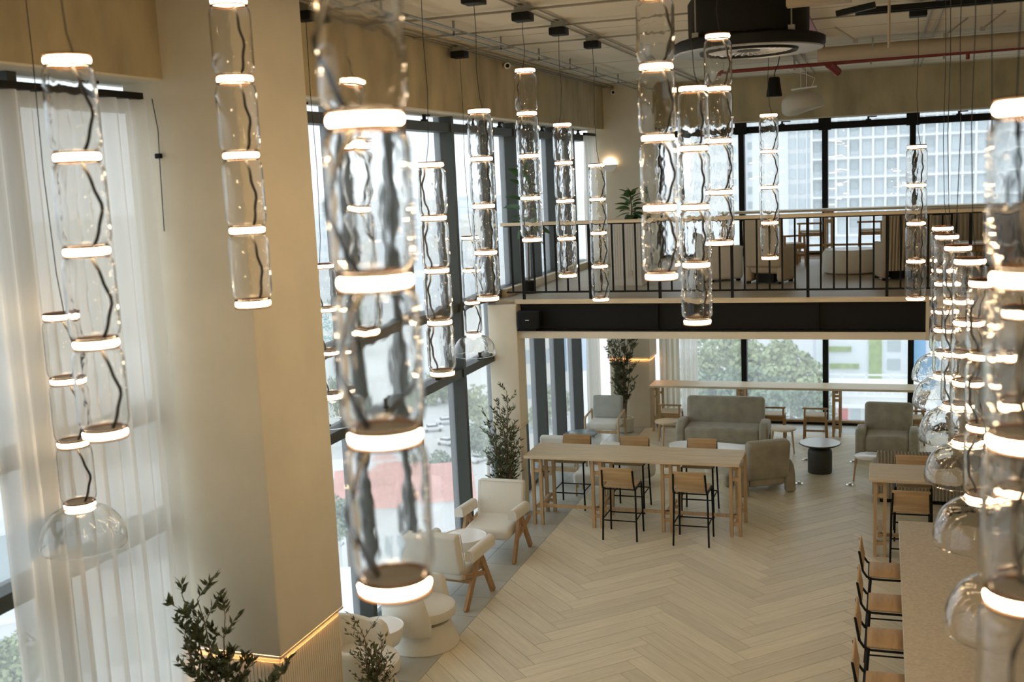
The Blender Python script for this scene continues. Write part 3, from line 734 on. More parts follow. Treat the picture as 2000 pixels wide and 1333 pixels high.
# ---- floor sockets
for k, (px, py, lab) in enumerate(((1561,945,'metal floor socket right of the velvet armchair leg'),(1660,948,'metal floor socket near the round white-topped stool'),(1574,899,'metal floor socket left of the charcoal pedestal'),(1667,903,'metal floor socket at the foot of the right velvet armchair'))):
    p = pt(px,py); t = thing('floor_socket', lab, 'socket', (p.x,p.y,0), 0, 'metal floor sockets')
    MB().rbox((0,0,.004),(.13,.10,.008),.003,seg=1).build('plate', M['chrome'], t); MB().rbox((0,.01,.022),(.06,.05,.028),.006,seg=2).build('flap', M['chrome'], t)

# ================================================================ mezzanine furniture
def high_chair(name, label, loc, rz, fab, ribs=False, h=1.0, w=.68):
    t = thing(name, label, 'armchair', loc, rz)
    MB().rbox((0,-.04,.27),(w-.16,.60,.22),.06).build('seat_cushion', fab, t)
    MB().rbox((0,.27,.32+(h-.32)/2),(w-.04,.17,h-.22),.06,(-.10,0,0),seg=4).build('backrest', fab, t)
    for s in (-1,1): MB().rbox((s*(w/2-.07),-.02,.31),(.13,.60,.56),.06,seg=4).build('arm', fab, t)
    for s in (-1,1):
        for y in (-.24,.22): MB().box(s*(w/2-.07)-.03,y-.03,0, s*(w/2-.07)+.03,y+.03,.035).build('foot', M['blk'], t, False)
    MB().box(-w/2+.2,-.2,.02, w/2-.2,.2,.16).build('underframe', M['blk'], t, False)
    if ribs:
        for i in range(14): MB().tube([(-w/2+.07+i*(w-.14)/13,.345,.16),(-w/2+.07+i*(w-.14)/13,.425,h-.02)], .022, 6).build('back_rib', fab, t)
    return t
p = pt(1500,555,MEZ)
high_chair('high_back_chair', 'tan high-backed armchair seen from behind the railing', (p.x,p.y+.25,MEZ), PI-.25, M['beigef'])
p = pt(1425,556,MEZ)
high_chair('armchair', 'white upholstered armchair left of the tan one on the mezzanine', (p.x-.28,p.y+.75,MEZ), PI/2+.5, M['linen'], False, .74)
p = pt(1745,548,MEZ)
high_chair('high_back_chair', 'ribbed beige high-backed armchair on the mezzanine right of the pouf', (p.x+.12,p.y+.3,MEZ), PI+.25, M['beigef'], True, 1.03, .78)
p = pt(1662,487,MEZ+.40)
t = thing('round_pouf', 'large round white pouf on the mezzanine', 'pouf', (p.x,p.y,MEZ))
MB().lathe([(.40,0),(.45,.03),(.47,.10),(.47,.33),(.45,.38),(.42,.40)], 40).build('body', M['linen'], t); MB().lathe([(.43,.398),(.43,.41)], 36).build('lid', M['white'], t)
t = thing('ribbed_booth', 'tall ribbed beige booth back at the right of the mezzanine', 'booth', (1.45,20.3,MEZ), PI)
for i in range(24): MB().tube([(-.85+i*.074,.16,.1),(-.85+i*.074,.16,.98)], .04, 6).build('back_rib', M['beigef'], t)
MB().rbox((0,0,.56),(1.8,.22,.9),.05).build('back', M['beigef'], t); MB().rbox((0,-.35,.26),(1.8,.6,.34),.05).build('seat', M['beigef'], t)
MB().box(-.85,-.6,0, .85,.12,.1).build('plinth', M['blk'], t, False)
t = thing('side_table', 'brown wooden low table before the ribbed booth', 'table', (1.5,18.9,MEZ))
MB().rbox((0,0,.50),(.8,.6,.035),.01).build('table_top', M['white'], t)
for x in (-.34,.34):
    for y in (-.24,.24): MB().box(x-.025,y-.025,0, x+.025,y+.025,.482).build('leg', M['brown'], t, False)
MB().box(-.36,-.26,.38, .36,.26,.47).build('apron', M['brown'], t, False)
t = thing('steel_chair', 'black-framed chair beside the ribbed booth on the mezzanine', 'chair', (.85,19.2,MEZ), PI)
for s in (-1,1):
    MB().box(s*.2-.015,.18,0, s*.2+.015,.21,.98).build('rear_post', M['steel'], t, False); MB().box(s*.2-.015,-.2,0, s*.2+.015,-.17,.45).build('leg', M['steel'], t, False)
MB().box(-.2,.18,.95, .2,.21,.98).build('top_bar', M['steel'], t, False); MB().rbox((0,0,.46),(.42,.42,.03),.01).build('seat', M['ply'], t)
# white fluted planter box
p0, p1 = pt(1194,559,MEZ), pt(1252,559,MEZ)
t = thing('planter_cabinet', 'white fluted cabinet behind the railing under the rubber plant', 'cabinet', ((p0.x+p1.x)/2,p0.y+.22,MEZ))
wd = (p1.x-p0.x)
MB().box(-wd/2,-.2,0, wd/2,.25,1.02).build('body', M['linen'], t, False)
tag(flutes(-wd/2,-.2,wd/2,.25,.12,1.0,'y',.04).build('fluting', M['linen'], t, False), kind='stuff')
MB().box(wd*.10,-.226,.16, wd*.10+.05,-.212,.25).build('socket_plate', M['shade'], t, False)

# ================================================================ plants
def leaf_mesh(L, W, matl, bend=.25):
    m = MB(); n = 5; vs = []
    for i in range(n+1):
        t = i/n; wv = W*math.sin(PI*min(1,t*.96+.04))**.8*(1-.25*t); z = -bend*L*t*t
        vs += [(t*L,-wv/2,z+.12*wv),(t*L,0,z),(t*L,wv/2,z+.12*wv)]
    fs = []
    for i in range(n):
        for j in (0,1): fs.append((i*3+j,(i+1)*3+j,(i+1)*3+j+1,i*3+j+1))
    m.add(vs, fs); return m
def olive(label, base, targets, seed, L=.075, W=.02, dens=1.0, pot=True, stem_r=.014):
    rnd = random.Random(seed)
    t = thing('olive_tree', label, 'plant', base)
    wood = MB(); lf = MB(); b0 = Vector((0,0,.25 if pot else 0))
    for tg in targets:                            # tips given relative to the base
        tip = Vector(tg); n = 9
        side = Vector((rnd.uniform(-1,1),rnd.uniform(-1,1),0))*.06
        ptsb = [b0.lerp(tip, i/n)+side*math.sin(PI*i/n)+Vector((rnd.uniform(-1,1),rnd.uniform(-1,1),0))*.012 for i in range(n+1)]
        # rise first, spread later
        for i, p in enumerate(ptsb):
            k = (i/n)**1.6; p.x = tip.x*k+(p.x-tip.x*i/n); p.y = tip.y*k+(p.y-tip.y*i/n)
        wood.tube(ptsb, [stem_r*(1-.75*i/n) for i in range(n+1)], 6)
        for i in range(2, n+1):
            p = ptsb[i]; d = (ptsb[i]-ptsb[i-1]).normalized()
            for q in range(2 if i < n else 1):
                a = rnd.uniform(0,2*PI); tw = (d*.8+Vector((math.cos(a),math.sin(a),.25))*rnd.uniform(.6,1.1)).normalized()
                ln = rnd.uniform(.16,.36)*(1.1-.4*i/n); tipp = p+tw*ln
                wood.tube([p,p.lerp(tipp,.5)+Vector((0,0,.01)),tipp], [.004,.003,.0015], 4, False)
                for k in range(int(17*dens)):
                    f = rnd.uniform(.1,1.05); c = p.lerp(tipp, f); b = rnd.uniform(0,2*PI)
                    u = (tw*.75+Vector((math.cos(b),math.sin(b),rnd.uniform(-.2,.5)))*.8).normalized()
                    v = u.cross(Vector((rnd.uniform(-1,1),rnd.uniform(-1,1),rnd.uniform(-1,1)))).normalized()
                    l, w_ = L*rnd.uniform(.7,1.2), W*rnd.uniform(.8,1.2)
                    nn = u.cross(v)*.15*w_
                    lf.add([c, c+u*l*.4+v*w_*.5, c+u*l, c+u*l*.4-v*w_*.5, c+u*l*.45+nn], [(0,1,4),(1,2,4),(2,3,4),(3,0,4)])
    wood.build('branches', M['bark'], t); tag(lf.build('foliage', M['olive'], t, False), kind='stuff')
    if pot: MB().lathe([(.13,0),(.16,.02),(.18,.26),(.185,.30),(.165,.30),(.16,.25),(.01,.25)], 28).build('pot', M['shade'], t)
    return t
olive('olive branch plant in front of the big cream column at lower left', (-5.0,7.08,0),
      [(-.33,-.05,2.1),(-.22,0,2.05),(-.02,.06,1.9),(-.33,-.1,1.75),(.12,0,1.48),(-.3,.1,1.5),(.48,-.02,1.44),(.36,-.1,1.30),(-.1,-.05,1.65)], 3, .085, .028, 1.15)
olive('olive plant beside the right face of the big column', (-4.55,8.78,0),
      [(-.14,.02,1.12),(.06,.05,.92),(.10,-.08,.80),(-.07,-.06,.86),(-.16,.1,.75)], 5, .06, .02, .6)
olive('tall olive tree before the slim column at the left end of the long bar table', (-5.47,15.36,0),
      [(.04,.06,2.08),(-.10,0,1.85),(.06,-.05,1.75),(-.26,-.05,1.65),(.08,.05,1.42),(-.20,.02,1.4),(.02,-.1,1.5),(-.12,-.1,1.2),(.04,.0,1.1),(-.25,0,1.0)], 11, .075, .02, .9)
olive('olive tree before the glowing corner column far under the mezzanine', (-5.02,21.5,0),
      [(.02,.0,2.75),(-.22,0,2.6),(.2,.05,2.5),(-.2,-.1,2.2),(.22,-.05,1.9),(-.25,0,1.75),(.1,.1,2.0),(-.05,-.1,1.5),(-.22,.1,1.35)], 17, .09, .026, .9)

def rubber(label, base, h, n, seed, L=.26, pot='blk', potr=.11, ph=.2, z0=.35):
    rnd = random.Random(seed); t = thing('rubber_plant', label, 'plant', base)
    MB().lathe([(potr*.8,0),(potr,.02),(potr,ph),(potr*.88,ph),(potr*.85,ph-.03),(.005,ph-.03)], 24).build('pot', M[pot], t)
    MB().tube([(0,0,ph-.03),(.015,.01,h*.5),(-.01,0,h)], [.016,.012,.006], 7).build('stem', M['bark'], t)
    me = leaf_mesh(L, L*.56, M['leaf']).mesh('leaf', M['leaf'], ang=80)
    for i in range(n):
        f = i/(n-1); z = h*(z0+(1.02-z0)*f); a = i*2.4+rnd.uniform(-.3,.3); el = R(-10+62*f)+rnd.uniform(-.15,.2)
        o = put('leaf', me, t, (math.cos(a)*.03, math.sin(a)*.03, z), (rnd.uniform(-.8,.8), -el, a)); s = rnd.uniform(.8,1.15)*(1-.25*f); o.scale = (s,s,s)
    return t
rubber('fiddle-leaf plant in a black pot behind the railing by the left windows', (-5.42,16.7,MEZ), 1.95, 24, 4, .36, z0=.48)
rubber('rubber plant standing on the white fluted cabinet', ((p0.x+p1.x)/2+.06,p0.y+.24,MEZ+1.02), .50, 28, 8, .25, ph=.10, z0=.22)

# ================================================================ curtains
def curtain(name, label, pts2, z0, z1, matl, amp=.045, wl=.16, seed=1):
    rnd = random.Random(seed); t = thing(name, label, 'curtain', (pts2[0][0],pts2[0][1],z0))
    a, b = Vector((*pts2[0],0)), Vector((*pts2[1],0)); L = (b-a).length; d = (b-a)/L; nrm = Vector((-d.y,d.x,0))
    n = int(L/wl*10); vs = []; fs = []; nz = 7
    ph = 0; offs = []
    for i in range(n+1):
        ph += 2*PI/10*rnd.uniform(.75,1.25); offs.append(math.sin(ph)*amp*rnd.uniform(.8,1.1))
    for j in range(nz):
        zf = j/(nz-1)
        for i in range(n+1):
            k = 1.15-.5*zf
            p = d*(i/n*L)+nrm*(offs[i]*k+.012*math.sin(i*.31+zf*3)); vs.append((p.x,p.y,zf*(z1-z0)))
    for j in range(nz-1):
        for i in range(n): fs.append((j*(n+1)+i,j*(n+1)+i+1,(j+1)*(n+1)+i+1,(j+1)*(n+1)+i))
    MB().add(vs, fs).build('fabric', matl, t, ang=180)
    tr = MB().box(0,0,0,0,0,0) if False else MB().bar((0,0,z1-z0+.03),(d.x*L,d.y*L,z1-z0+.03),.05,.05)
    tr.build('track', M['blk'], t, False); return t
curtain('sheer_curtain', 'floor-length sheer white curtain left of the big column', ((-5.56,5.58),(-5.56,7.40)), .02, 6.04, M['sheer'], .05, .17, 2)
curtain('sheer_curtain', 'white curtain at the far end of the upper left windows', ((-5.58,21.1),(-5.58,21.95)), MEZ+.13, 6.06, M['sheer'], .04, .12, 3)
curtain('sheer_curtain', 'white curtain at the far end of the lower left windows', ((-5.62,20.95),(-5.62,21.85)), .02, 2.78, M['sheer'], .04, .12, 4)
curtain('drape', 'cream drape right of the glowing corner column', ((-4.48,22.5),(-4.05,22.5)), .02, 2.78, M['drape'], .04, .10, 5)
curtain('sheer_curtain', 'sheer white curtain beside the cream drape at the far windows', ((-4.04,22.52),(-3.66,22.52)), .02, 2.78, M['sheer'], .035, .10, 6)

# ================================================================ on the ceiling and walls
p = ptY(1462,100,11.0)
t = thing('ceiling_air_unit', 'large round black air-conditioning unit under the ceiling', 'air conditioner', (p.x,p.y,p.z))
b = MB().lathe([(.50,.10),(.57,.13),(.575,.46),(.55,.50),(.02,.50)], 48).build('drum', M['blk'], t)
MB().lathe([(.50,.02),(.70,.0),(.72,.03),(.72,.09),(.68,.11),(.50,.12)], 56).build('outer_ring', M['steel'], t)
MB().lathe([(.44,.005),(.69,-.012),(.70,.0),(.44,.02)], 56).build('face_ring', M['galv'], t)
MB().lathe([(.40,.02),(.46,-.02),(.47,.0),(.42,.03)], 48).build('inner_lip', M['blk'], t)
MB().lathe([(.01,.06),(.42,.06)], 40).build('fan_well', M['blk'], t)
fin = MB()
fin.tube([(.12,0,.03),(.20,.05,.005),(.30,.07,-.008),(.40,.05,.0)], .006, 5); finm = fin.mesh('grille_fin', M['white'])
for i in range(30): put('grille_fin', finm, t, (0,0,0), (0,0,2*PI*i/30))
MB().lathe([(.01,.0),(.11,.0),(.12,.02),(.12,.05)], 24).build('hub', M['blk'], t)
for i in range(4):
    a = PI/4+i*PI/2
    MB().tube([(.62*math.cos(a),.62*math.sin(a),.05),(.62*math.cos(a),.62*math.sin(a),CEILZ-p.z)], .008, 6).build('hanger_rod', M['galv'], t)
    MB().box(.62*math.cos(a)-.03,.62*math.sin(a)-.03,.10, .62*math.cos(a)+.03,.62*math.sin(a)+.03,.16).build('hanger_clip', M['galv'], t, False)
t2 = thing('pipe_tray', 'beige boxed pipe run beside the round ceiling unit', 'pipe', (p.x+.42,p.y-.80,p.z+.28))
MB().box(0,0,0, .55,.16,.085).build('box', M['duct'], t2, False); MB().box(.02,.02,.086, .52,.14,.12).build('lid', M['brown'], t2, False)
MB().box(.56,.0,.04, .95,.16,.12).build('box', M['brown'], t2, False)
for x in (.62,.72): MB().tube([(x,.08,.12),(x,.08,.20)], .03, 10).build('pipe_end', M['blk'], t2)
MB().bar((.42,.05,-.10),(.75,.05,-.05),.08,.05).build('bracket', M['blk'], t2, False)
MB().tube([(.86,.08,.12),(.86,.08,CEILZ-p.z-.29)], .014, 6).build('drop_rod', M['duct'], t2); MB().tube([(.86,.08,.04),(.86,.08,-.42)], .014, 6).build('drop_rod', M['duct'], t2)
# red sprinkler pipe
t = thing('sprinkler_pipe', 'red sprinkler pipe running across under the ceiling', 'pipe', (-2.7,19,6.9))
MB().tube([(0,0,-.12),(0,0,-.03),(.03,0,0),(.1,0,0),(7.5,0,.06)], .032, 10).build('pipe', M['red'], t)
MB().tube([(1.85,-.12,.0),(1.98,.14,-.12)], .07, 10).build('fitting', M['red'], t); MB().tube([(3.95,0,.04),(3.95,0,-.08)], .03, 8).build('sprinkler_head', M['red'], t)
for x in (.2,1.3,2.5,3.6,4.8,6.0): MB().box(x-.015,-.02,-.045, x+.015,.02,CEILZ-6.9).build('hanger', M['galv'], t, False)
t = thing('sprinkler_pipe', 'red and silver pipe slanting away beside the ceiling unit', 'pipe', (-.82,12.0,6.93))
MB().tube([(0,0,0),(0,4.35,0)], .035, 10).build('pipe', M['red'], t); MB().tube([(-.09,0,.01),(-.09,4.35,.01)], .02, 8).build('silver_pipe', M['galv'], t)
t = thing('air_duct', 'round beige air duct under the ceiling at right', 'duct', (-.9,16.6,6.84))
MB().tube([(0,0,0),(5.8,0,0)], .105, 20).build('duct', M['duct'], t)
for x in (.75,4.4):
    for y in (-.11,.10): MB().box(x-.012,y,.0, x+.012,y+.01,.18).build('strap', M['galv'], t, False)
t = thing('cable_ladder', 'black cable ladder hung below the slab at right', 'cable tray', (-.3,12.85,6.90))
MB().box(0,0,0, 4.6,.025,.06).box(0,.14,0, 4.6,.165,.06).build('rail', M['blk'], t, False)
for i in range(16): MB().box(.1+i*.29,.02,.02, .13+i*.29,.145,.035).build('rung', M['blk'], t, False)
for x, y, ang in ((.75,15.4,.9),(1.15,15.0,.8),(-.35,15.2,-.5)):
    t = thing('steel_brace', {.75:'thin diagonal steel brace over the right pendants',1.15:'second diagonal steel brace nearest the right frame edge',-.35:'short dark diagonal rod right of the ceiling unit'}[x], 'brace', (x,y,6.86))
    MB().tube([(0,0,0),(.26*math.copysign(1,ang),0,.19)], .012, 6).build('rod', M['conduit'], t); MB().box(-.03,-.03,-.03, .03,.03,.02).build('foot', M['conduit'], t, False)
# pendant loudspeaker
p = ptY(1512,170,18.0); t = thing('pendant_speaker', 'black cone-shaped pendant loudspeaker over the mezzanine', 'speaker', (p.x,p.y,p.z))
MB().lathe([(.118,-.15),(.124,-.145),(.085,.14),(.075,.15),(.01,.15)], 28).build('housing', M['blk'], t); MB().lathe([(.01,-.149),(.11,-.149)], 28).build('grille', M['steel'], t)
MB().tube([(0,0,.15),(.02,0,.25),(.06,0,.33),(.1,0,CEILZ-p.z)], .008, 6).build('cable', M['blk'], t)
# pebble lamp
p = ptY(1568,204,19.5); t = thing('pebble_pendant', 'large off-white pebble-shaped pendant over the mezzanine', 'pendant lamp', (p.x,p.y,p.z))
m = MB(); nu, nv = 28, 14; vs = []
for j in range(nv+1):
    th = PI*j/nv
    for i in range(nu):
        ph = 2*PI*i/nu
        x, y, z = .355*math.sin(th)*math.cos(ph), .30*math.sin(th)*math.sin(ph), .235*math.cos(th)
        z = .215*math.copysign(abs(math.cos(th))**.8, math.cos(th))
        if z < -.05: z = -.05+(z+.05)*(.95-.9*(x/.355))*.55-.05*max(0,-x/.355)
        vs.append((x,y,z))
fs = [(j*nu+i,(j+1)*nu+i,(j+1)*nu+(i+1)%nu,j*nu+(i+1)%nu) for j in range(nv) for i in range(nu)]
m.add(vs, fs).build('shade', M['shade'], t, ang=180)
MB().rbox((.02,0,.27),(.42,.12,.02),.005,(0,-.07,0)).build('mount_plate', M['white'], t)
for x in (-.03,.06): MB().tube([(x,0,.27),(x,0,CEILZ-p.z)], .006, 6).build('rod', M['white'], t)
MB().tube([(.15,0,.29),(.2,0,.42),(.05,0,.5),(-.2,0,.56),(-.3,0,CEILZ-p.z-.02)], .006, 6).build('loose_cable', M['white'], t)
# security cameras
for px, py, xw, yw, lab in ((990,128,-5.34,None,'small white security camera on the left concrete beam'),(1196,180,None,21.9,'small white security camera at the end of the concrete beam')):
    if xw: d = ray(px,py); p = CAM+d*(xw/d.x)
    else: p = ptY(px,py,yw)
    t = thing('security_camera', lab, 'camera', tuple(p), .3)
    MB().rbox((-.02,0,.07),(.10,.10,.04),.01).build('bracket', M['duct'], t); MB().tube([(0,.06,0),(.01,-.06,-.01)], .05, 14).build('housing', M['white'], t); MB().tube([(.01,-.061,-.01),(.011,-.068,-.011)], .03, 12).build('lens', M['blk'], t)
# wall sconce
p = ptY(1192,322,21.97); t = thing('wall_sconce', 'small round wall sconce glowing on the upper corner pier', 'wall lamp', tuple(p))
for a0, mm, nm in ((0,M['sconce'],'glow_half'),(PI,M['white'],'shade_half')):
    poly = [(.15*math.cos(a0+PI*i/16), .15*math.sin(a0+PI*i/16)) for i in range(17)]
    MB().ext(poly, -.06, 0).build(nm, mm, t, False)
# loudspeaker on the fascia
p = ptY(1035,624,MEZY-.05); t = thing('wall_speaker', 'black box loudspeaker mounted on the left end of the fascia beam', 'speaker', (p.x,MEZY-.06,p.z))
MB().rbox((0,0,0),(.36,.20,.27),.03).build('cabinet', M['blk'], t); MB().rbox((0,-.101,0),(.32,.008,.235),.004).build('grille', M['steel'], t)
MB().box(-.04,-.108,-.006, .02,-.1055,.006).build('badge', M['white'], t, False); MB().box(-.2,-.02,-.18, .1,.10,-.15).build('bracket', M['blk'], t, False)
# galvanised channel on top of the big column
t = thing('steel_channel', 'galvanised channel with brackets at the top of the big column', 'bracket', (-4.72,7.35,6.94))
MB().box(0,0,0, .04,1.35,.05).build('channel', M['galv'], t, False)
for y in (.05,.35,1.15): MB().box(-.03,y,-.04, .07,y+.12,.02).build('clamp', M['galv'], t, False)
# curtain cord with clip
t = thing('curtain_cord', 'thin dark pull cord with a small clip beside the sheer curtain', 'cord', (-5.50,7.46,5.6))
MB().tube([(0,0,.45),(.03,0,.2),(.02,0,0),(.0,0,-.6)], .004, 5).build('cord', M['cord'], t); MB().rbox((.02,-.01,0),(.06,.03,.04),.008).build('clip', M['blk'], t)

# ================================================================ the city outside
GZ = -45.0
X = dict(  # colours paled to carry the haze and overexposure outdoors
 ground=mat('pale_street', (.66,.65,.63), .9, var=.12, vscale=.02),
 white=mat('white_render', (.86,.86,.86), .8), pale=mat('pale_grey_render', (.74,.76,.78), .8), cream=mat('cream_render', (.78,.73,.66), .8),
 blue=mat('bluish_render', (.74,.78,.82), .8), win=mat('window_glass_dark', (.42,.48,.50), .3), win2=mat('window_glass_pale', (.60,.66,.69), .3),
 redroof=mat('haze_paled_red_roof', (.72,.36,.30), .8, var=.15, vscale=.5), tree=mat('tree_leaves', (.36,.42,.22), .9, var=.35, vscale=.6), tree2=mat('dark_tree_leaves', (.24,.32,.21), .9, var=.35, vscale=.6),
 ivy=mat('climbing_green', (.30,.40,.12), .9, var=.3, vscale=1), car=mat('white_car_paint', (.82,.82,.82), .3), tyre=mat('car_dark', (.05,.055,.06), .4),
 sign=mat('white_sign', (.82,.86,.86), .6), teal=mat('teal_print', (.20,.45,.45), .6), redw=mat('red_shopfront', (.55,.10,.07), .6), bluew=mat('blue_panel', (.10,.32,.55), .5),
 asph=mat('grey_asphalt', (.36,.36,.36), .9), roofw=mat('bright_flat_roof', (.80,.80,.78), .8), pink=mat('pinkish_wall', (.62,.42,.38), .8))
GR_ = struct('ground_outside', 'pale street level far below')
MB().box(-1800,-300,GZ-1, 1500,3200,GZ).build('street', X['ground'], GR_, False)
def facing(c): return math.atan2(c.x, -c.y) if False else math.atan2(-c.x, c.y)
def block(label, px, dist, wid, dep, ztop, mt, rows=0, cols=0, zw=(0,1), ww=.6, wh=.6, wm='win', zbase=GZ, group=None, rot=0, roof=None, slab=None, name='building', cat='building'):
    c = far(px, 700, dist); rz = math.atan2(-c.x, c.y)+rot
    t = thing(name, label, cat, (c.x,c.y,zbase), rz, group); H = ztop-zbase
    MB().box(-wid/2,0,0, wid/2,dep,H).build('walls', mt, t, False)
    if rows:
        dx = wid/cols; dz = (zw[1]-zw[0])/rows
        me = MB().box(-dx*ww/2,-.12,-dz*wh/2, dx*ww/2,.05,dz*wh/2).mesh('window', X[wm], False)
        for r in range(rows):
            for k in range(cols): put('window', me, t, (-wid/2+(k+.5)*dx, 0, zw[0]-zbase+(r+.5)*dz))
        if slab:
            for r in range(rows+1): MB().box(-wid/2-.1,-slab,zw[0]-zbase+r*dz-.18, wid/2+.1,0,zw[0]-zbase+r*dz+.12).build('floor_slab', X['white'], t, False)
    if roof:
        m = MB(); h = roof[1]
        m.add([(-wid/2-.6,-.6,H),(wid/2+.6,-.6,H),(wid/2+.6,dep+.6,H),(-wid/2-.6,dep+.6,H),(-wid/2-.6,dep/2,H+h),(wid/2+.6,dep/2,H+h)],[(0,1,5,4),(2,3,4,5),(0,4,3),(1,2,5),(3,2,1,0)])
        m.build('roof', X[roof[0]], t, False)
    return t
# apartment towers filling the far upper windows
b = block('wide pale apartment block with balconies behind the upper right windows', 1800, 180, 33, 14, 34, X['blue'], 9, 18, (-6,21), .72, .66, 'win2', slab=1.1)
for k in range(19): MB().box(-16.5+k*33/18-.16,-1.0,39, -16.5+k*33/18+.16,0,66).build('fin', X['white'], b, False)
for r in range(9):
    for k in range(0,18,3): MB().box(-16.5+(k+.15)*33/18,-.35,39+r*3+1.2, -16.5+(k+.75)*33/18,-.1,39+r*3+2.3).build('open_casement', X['win'], b, False)
b = block('white tower with a gridded right half behind the middle upper window', 1545, 205, 13.2, 14, 45, X['white'], 0)
for r in range(11):
    for k in range(4): MB().box(-.2+k*1.65,-.2,37+r*2.7, 1.1+k*1.65,.05,38.8+r*2.7).build('window', X['win2'], b, False)
for k in range(5): MB().box(-.5+k*1.65,-.5,30, -.22+k*1.65,0,80).build('fin', X['white'], b, False)
block('narrow grey tower edge left of the white tower', 1462, 230, 3.2, 10, 40, X['pale'], 12, 2, (-10,26), .6, .5)
block('hazy high-rise far behind the left end of the upper windows', 1400, 320, 14, 14, 36, X['white'], 8, 6, (-10,26), .5, .45, 'win2')
# lower far windows: terrace building, shops, ivy wall
b = block('grey apartment wall with climbing plants seen through the far lower windows', 1700, 168, 15.5, 8, -19, X['blue'], 0)
H0 = -19-GZ
for x, w_, z in ((-6.3,3.6,-22.6),(-5.8,4.2,-25.2)): MB().box(x,-.5,z-GZ, x+w_,.0,z-GZ+.7).build('planted_ledge', X['ivy'], b, False)
MB().box(-.2,-.35,-27-GZ, 1.6,0,-19.6-GZ).build('ivy_column', X['ivy'], b, False)
for z in (-22.6,-25.4): MB().box(2.4,-.15,z-GZ, 4.2,.02,z-GZ+1.7).build('window', X['win'], b, False)
MB().box(5.9,-.2,-27-GZ, 7.7,.02,-20.5-GZ).build('blue_glazing', X['bluew'], b, False)
b = block('white terrace building with square openings below the ivy wall', 1700, 142, 14.5, 12, -24.1, X['roofw'], 0)
h = -24.1-GZ
MB().box(-7.25,-.4,h, 7.25,0,h+1.5).build('parapet', X['white'], b, False)
for k in range(13): MB().box(-6.9+k*1.08,-.48,h+.35, -6.15+k*1.08,-.38,h+.98).build('opening', X['pale'], b, False)
for k in range(5): MB().box(-6.6+k*3,2.0,h, -6.4+k*3,2.2,h+2.6).build('rail_post', X['white'], b, False)
MB().box(-6.7,2.0,h+2.3, 6.7,2.1,h+2.5).build('railing', X['white'], b, False)
for k, mm in enumerate(('win','pale','redw','win','win2','pink','win','redw','win')): MB().box(-7+k*1.55,-.2,h-4.2, -5.8+k*1.55,.02,h-1.4).build('shop_window', X[mm], b, False)
MB().box(-7.3,-1.2,h-1.3, 7.3,0,h-.9).build('canopy', X['white'], b, False)
block('white house with a green awning window far left of the lower windows', 1362, 235, 9, 8, -33, X['white'], 2, 3, (-41,-34), .5, .45)
block('pale pink house behind the trees at the lower windows', 1345, 190, 7, 7, -37, X['pink'], 1, 3, (-43,-38), .5, .5)
block('cream house with a small window seen between the far left mullions', 1052, 150, 5.5, 8, -16, X['cream'], 5, 2, (-42,-17), .35, .4)
block('pale building with a blue panel seen between the far left mullions', 1118, 175, 6.5, 8, -14, X['white'], 1, 2, (-27,-20), .4, .8, 'bluew')
# left windows
b = block('white house with haze-paled red roof below the left windows', 775, 128, 16, 11, -33, X['white'], 2, 7, (-44,-36), .35, .5, roof=('redroof',3.2))
block('flat bright white roof just below the left windows', 770, 78, 17, 18, -29, X['roofw'], 0)
block('white sheet-roofed shed with solar panels left of the red roof', 655, 150, 8, 8, -35, X['pale'], 1, 3, (-42,-37), .5, .4, roof=('pale',1.5))
block('white balconied apartment house at the lower left edge outside', 5, 55, 16, 10, -3, X['white'], 5, 6, (-29,-4), .7, .5, slab=1.0)
block('grey office slab far beyond the left windows', 625, 385, 18, 20, -4, X['pale'], 8, 10, (-40,-5), .6, .5, 'win2')
b = block('white billboard building with teal print beyond the left windows', 636, 210, 6.5, 3, -17, X['sign'], 0)
for z in (1.6,2.5,3.4): MB().box(-2,-.1,28-z-1.5, 2.4,0,28-z-1.1).build('printed_line', X['teal'], b, False)
MB().box(-3.0,-.1,21.4, 3.0,0,21.9).build('printed_line', X['teal'], b, False)
rnd = random.Random(5); k = 0
for d in (430,520,630,760,920,1120,1380):        # rows of blocks, none touching its neighbour
    px = 545+rnd.uniform(0,20)
    while px < 1490:
        wv = rnd.uniform(16,38); step = (wv*1.35)/d*FPX
        if not (1150 < px < 1240) and rnd.random() < .8:
            zt = GZ+rnd.uniform(9,26)*(1 if rnd.random() < .88 else 1.5); c = far(px+step/2,700,d); rz = math.atan2(-c.x,c.y)+rnd.uniform(-.12,.12); k += 1
            if k <= 90:
                t = thing('city_building', 'pale low building in the hazy distant city beyond the windows', 'building', (c.x,c.y,GZ), rz, 'hazy city blocks in the distance')
                MB().box(-wv/2,0,0, wv/2,wv*.9,zt-GZ).build('walls', X[rnd.choice(['white','pale','blue','cream','white'])], t, False)
                MB().box(-wv*.2,wv*.3,zt-GZ, wv*.15,wv*.6,zt-GZ+2.5).build('roof_house', X['pale'], t, False)
        px += step
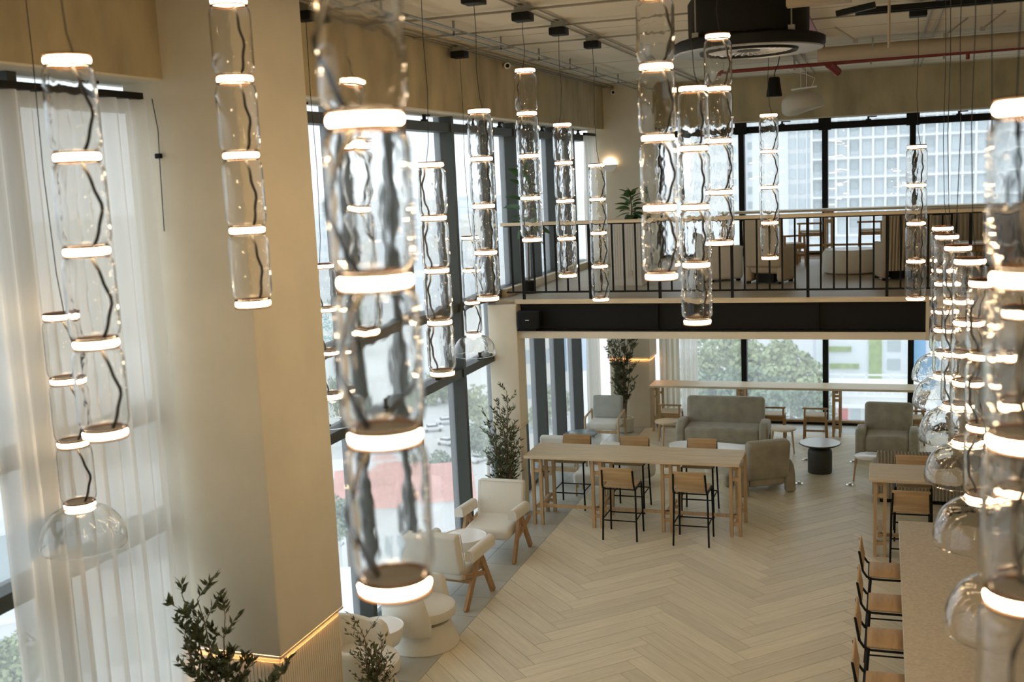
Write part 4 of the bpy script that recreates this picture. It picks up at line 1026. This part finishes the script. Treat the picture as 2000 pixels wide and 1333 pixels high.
# trees: photo pixel of the crown, distance, crown radius
tree_lab = [(1372,715,150,3.6,'tree','lighter tree at the left end of the far lower windows'),(1425,700,165,5.0,'tree','rounded tree just left of the first lower mullion'),
 (1500,705,150,5.2,'tree','broad pale green tree right of the first lower mullion'),(1392,778,118,3.8,'tree2','dark tree low in the first lower window'),(1572,790,128,2.4,'tree2','small dark tree low beside the second lower mullion'),
 (1545,735,138,4.2,'tree','tree in the middle of the second lower window'),(1478,782,108,3.4,'tree2','low dark tree under the far bar table line'),(1590,786,108,2.2,'tree2','low bush-like tree near the terrace building'),
 (672,770,205,4.5,'tree2','dark tree beside the billboard building'),(664,640,330,9,'tree2','dark tree group far beyond the billboard'),(866,795,245,5,'tree','leafy street tree above the parked cars'),
 (932,790,200,5.5,'tree','tall street tree right of the thick window mullion'),(952,860,160,4.0,'tree2','dark street tree before the slim column'),(872,905,150,3.4,'tree2','small tree below the parked cars'),(676,1010,105,2.6,'tree2','slim tree close to the bright flat roof'),
 (1066,800,125,3.2,'tree','tree between the far left mullions'),(1112,790,190,3.5,'tree2','dark tree near the blue panel building'),(40,1310,46,1.6,'tree','tree at the lower left edge outside')]
def make_tree(px, py, dist, r, mt, label, seed):
    rnd = random.Random(seed); c = far(px,py,dist); hz = max(c.z-GZ, r*.9)
    t = thing('street_tree', label, 'tree', (c.x,c.y,GZ), 0, 'trees in the streets outside')
    MB().tube([(0,0,0),(0,0,hz)], [r*.08,r*.05], 6).build('trunk', M['bark'], t)
    m = MB(); s = r*.07
    for q in range(10):
        lx, ly, lz, lr = rnd.uniform(-.6,.6)*r, rnd.uniform(-.6,.6)*r, hz+rnd.uniform(-.5,.5)*r, rnd.uniform(.3,.5)*r
        for k in range(160):
            u = Vector((rnd.gauss(0,1),rnd.gauss(0,1),rnd.gauss(0,1))).normalized()*lr*rnd.uniform(.7,1.1)
            a = Vector((rnd.gauss(0,1),rnd.gauss(0,1),rnd.gauss(0,1))).normalized(); b_ = a.cross(u).normalized(); p = Vector((lx,ly,lz))+u
            m.add([p-a*s,p+b_*s,p+a*s,p-b_*s], [(0,1,2,3)])
    tag(m.build('crown', X[mt], t, False), kind='stuff'); return t
for i, a in enumerate(tree_lab): make_tree(*a, 30+i)
# road and cars
def car(label, px, py, rz):
    p = pt(px,py,GZ); t = thing('parked_car', label, 'car', (p.x,p.y,GZ), rz, 'white cars in the street outside')
    MB().rbox((0,0,.72),(4.3,1.75,.72),.22).build('body', X['car'], t); MB().rbox((-.15,0,1.2),(2.3,1.55,.5),.2).build('cabin', X['tyre'], t); MB().rbox((-.2,0,1.45),(1.7,1.45,.08),.03).build('roof', X['car'], t)
    for x in (-1.35,1.35):
        for y in (-.82,.82): MB().tube([(x,y-.1,.32),(x,y+.1,.32)], .32, 12).build('wheel', X['tyre'], t)
for px, py, a, lab in ((846,843,.5,'white car nearest the foreground pendant in the parking area'),(872,829,.5,'white car higher up beside the thick mullion'),(874,870,-.3,'white car lowest in the parking area'),(938,902,1.1,'white car on the street right of the thick mullion'),(935,812,1.2,'white van-like car under the street trees')): car(lab, px, py, a)
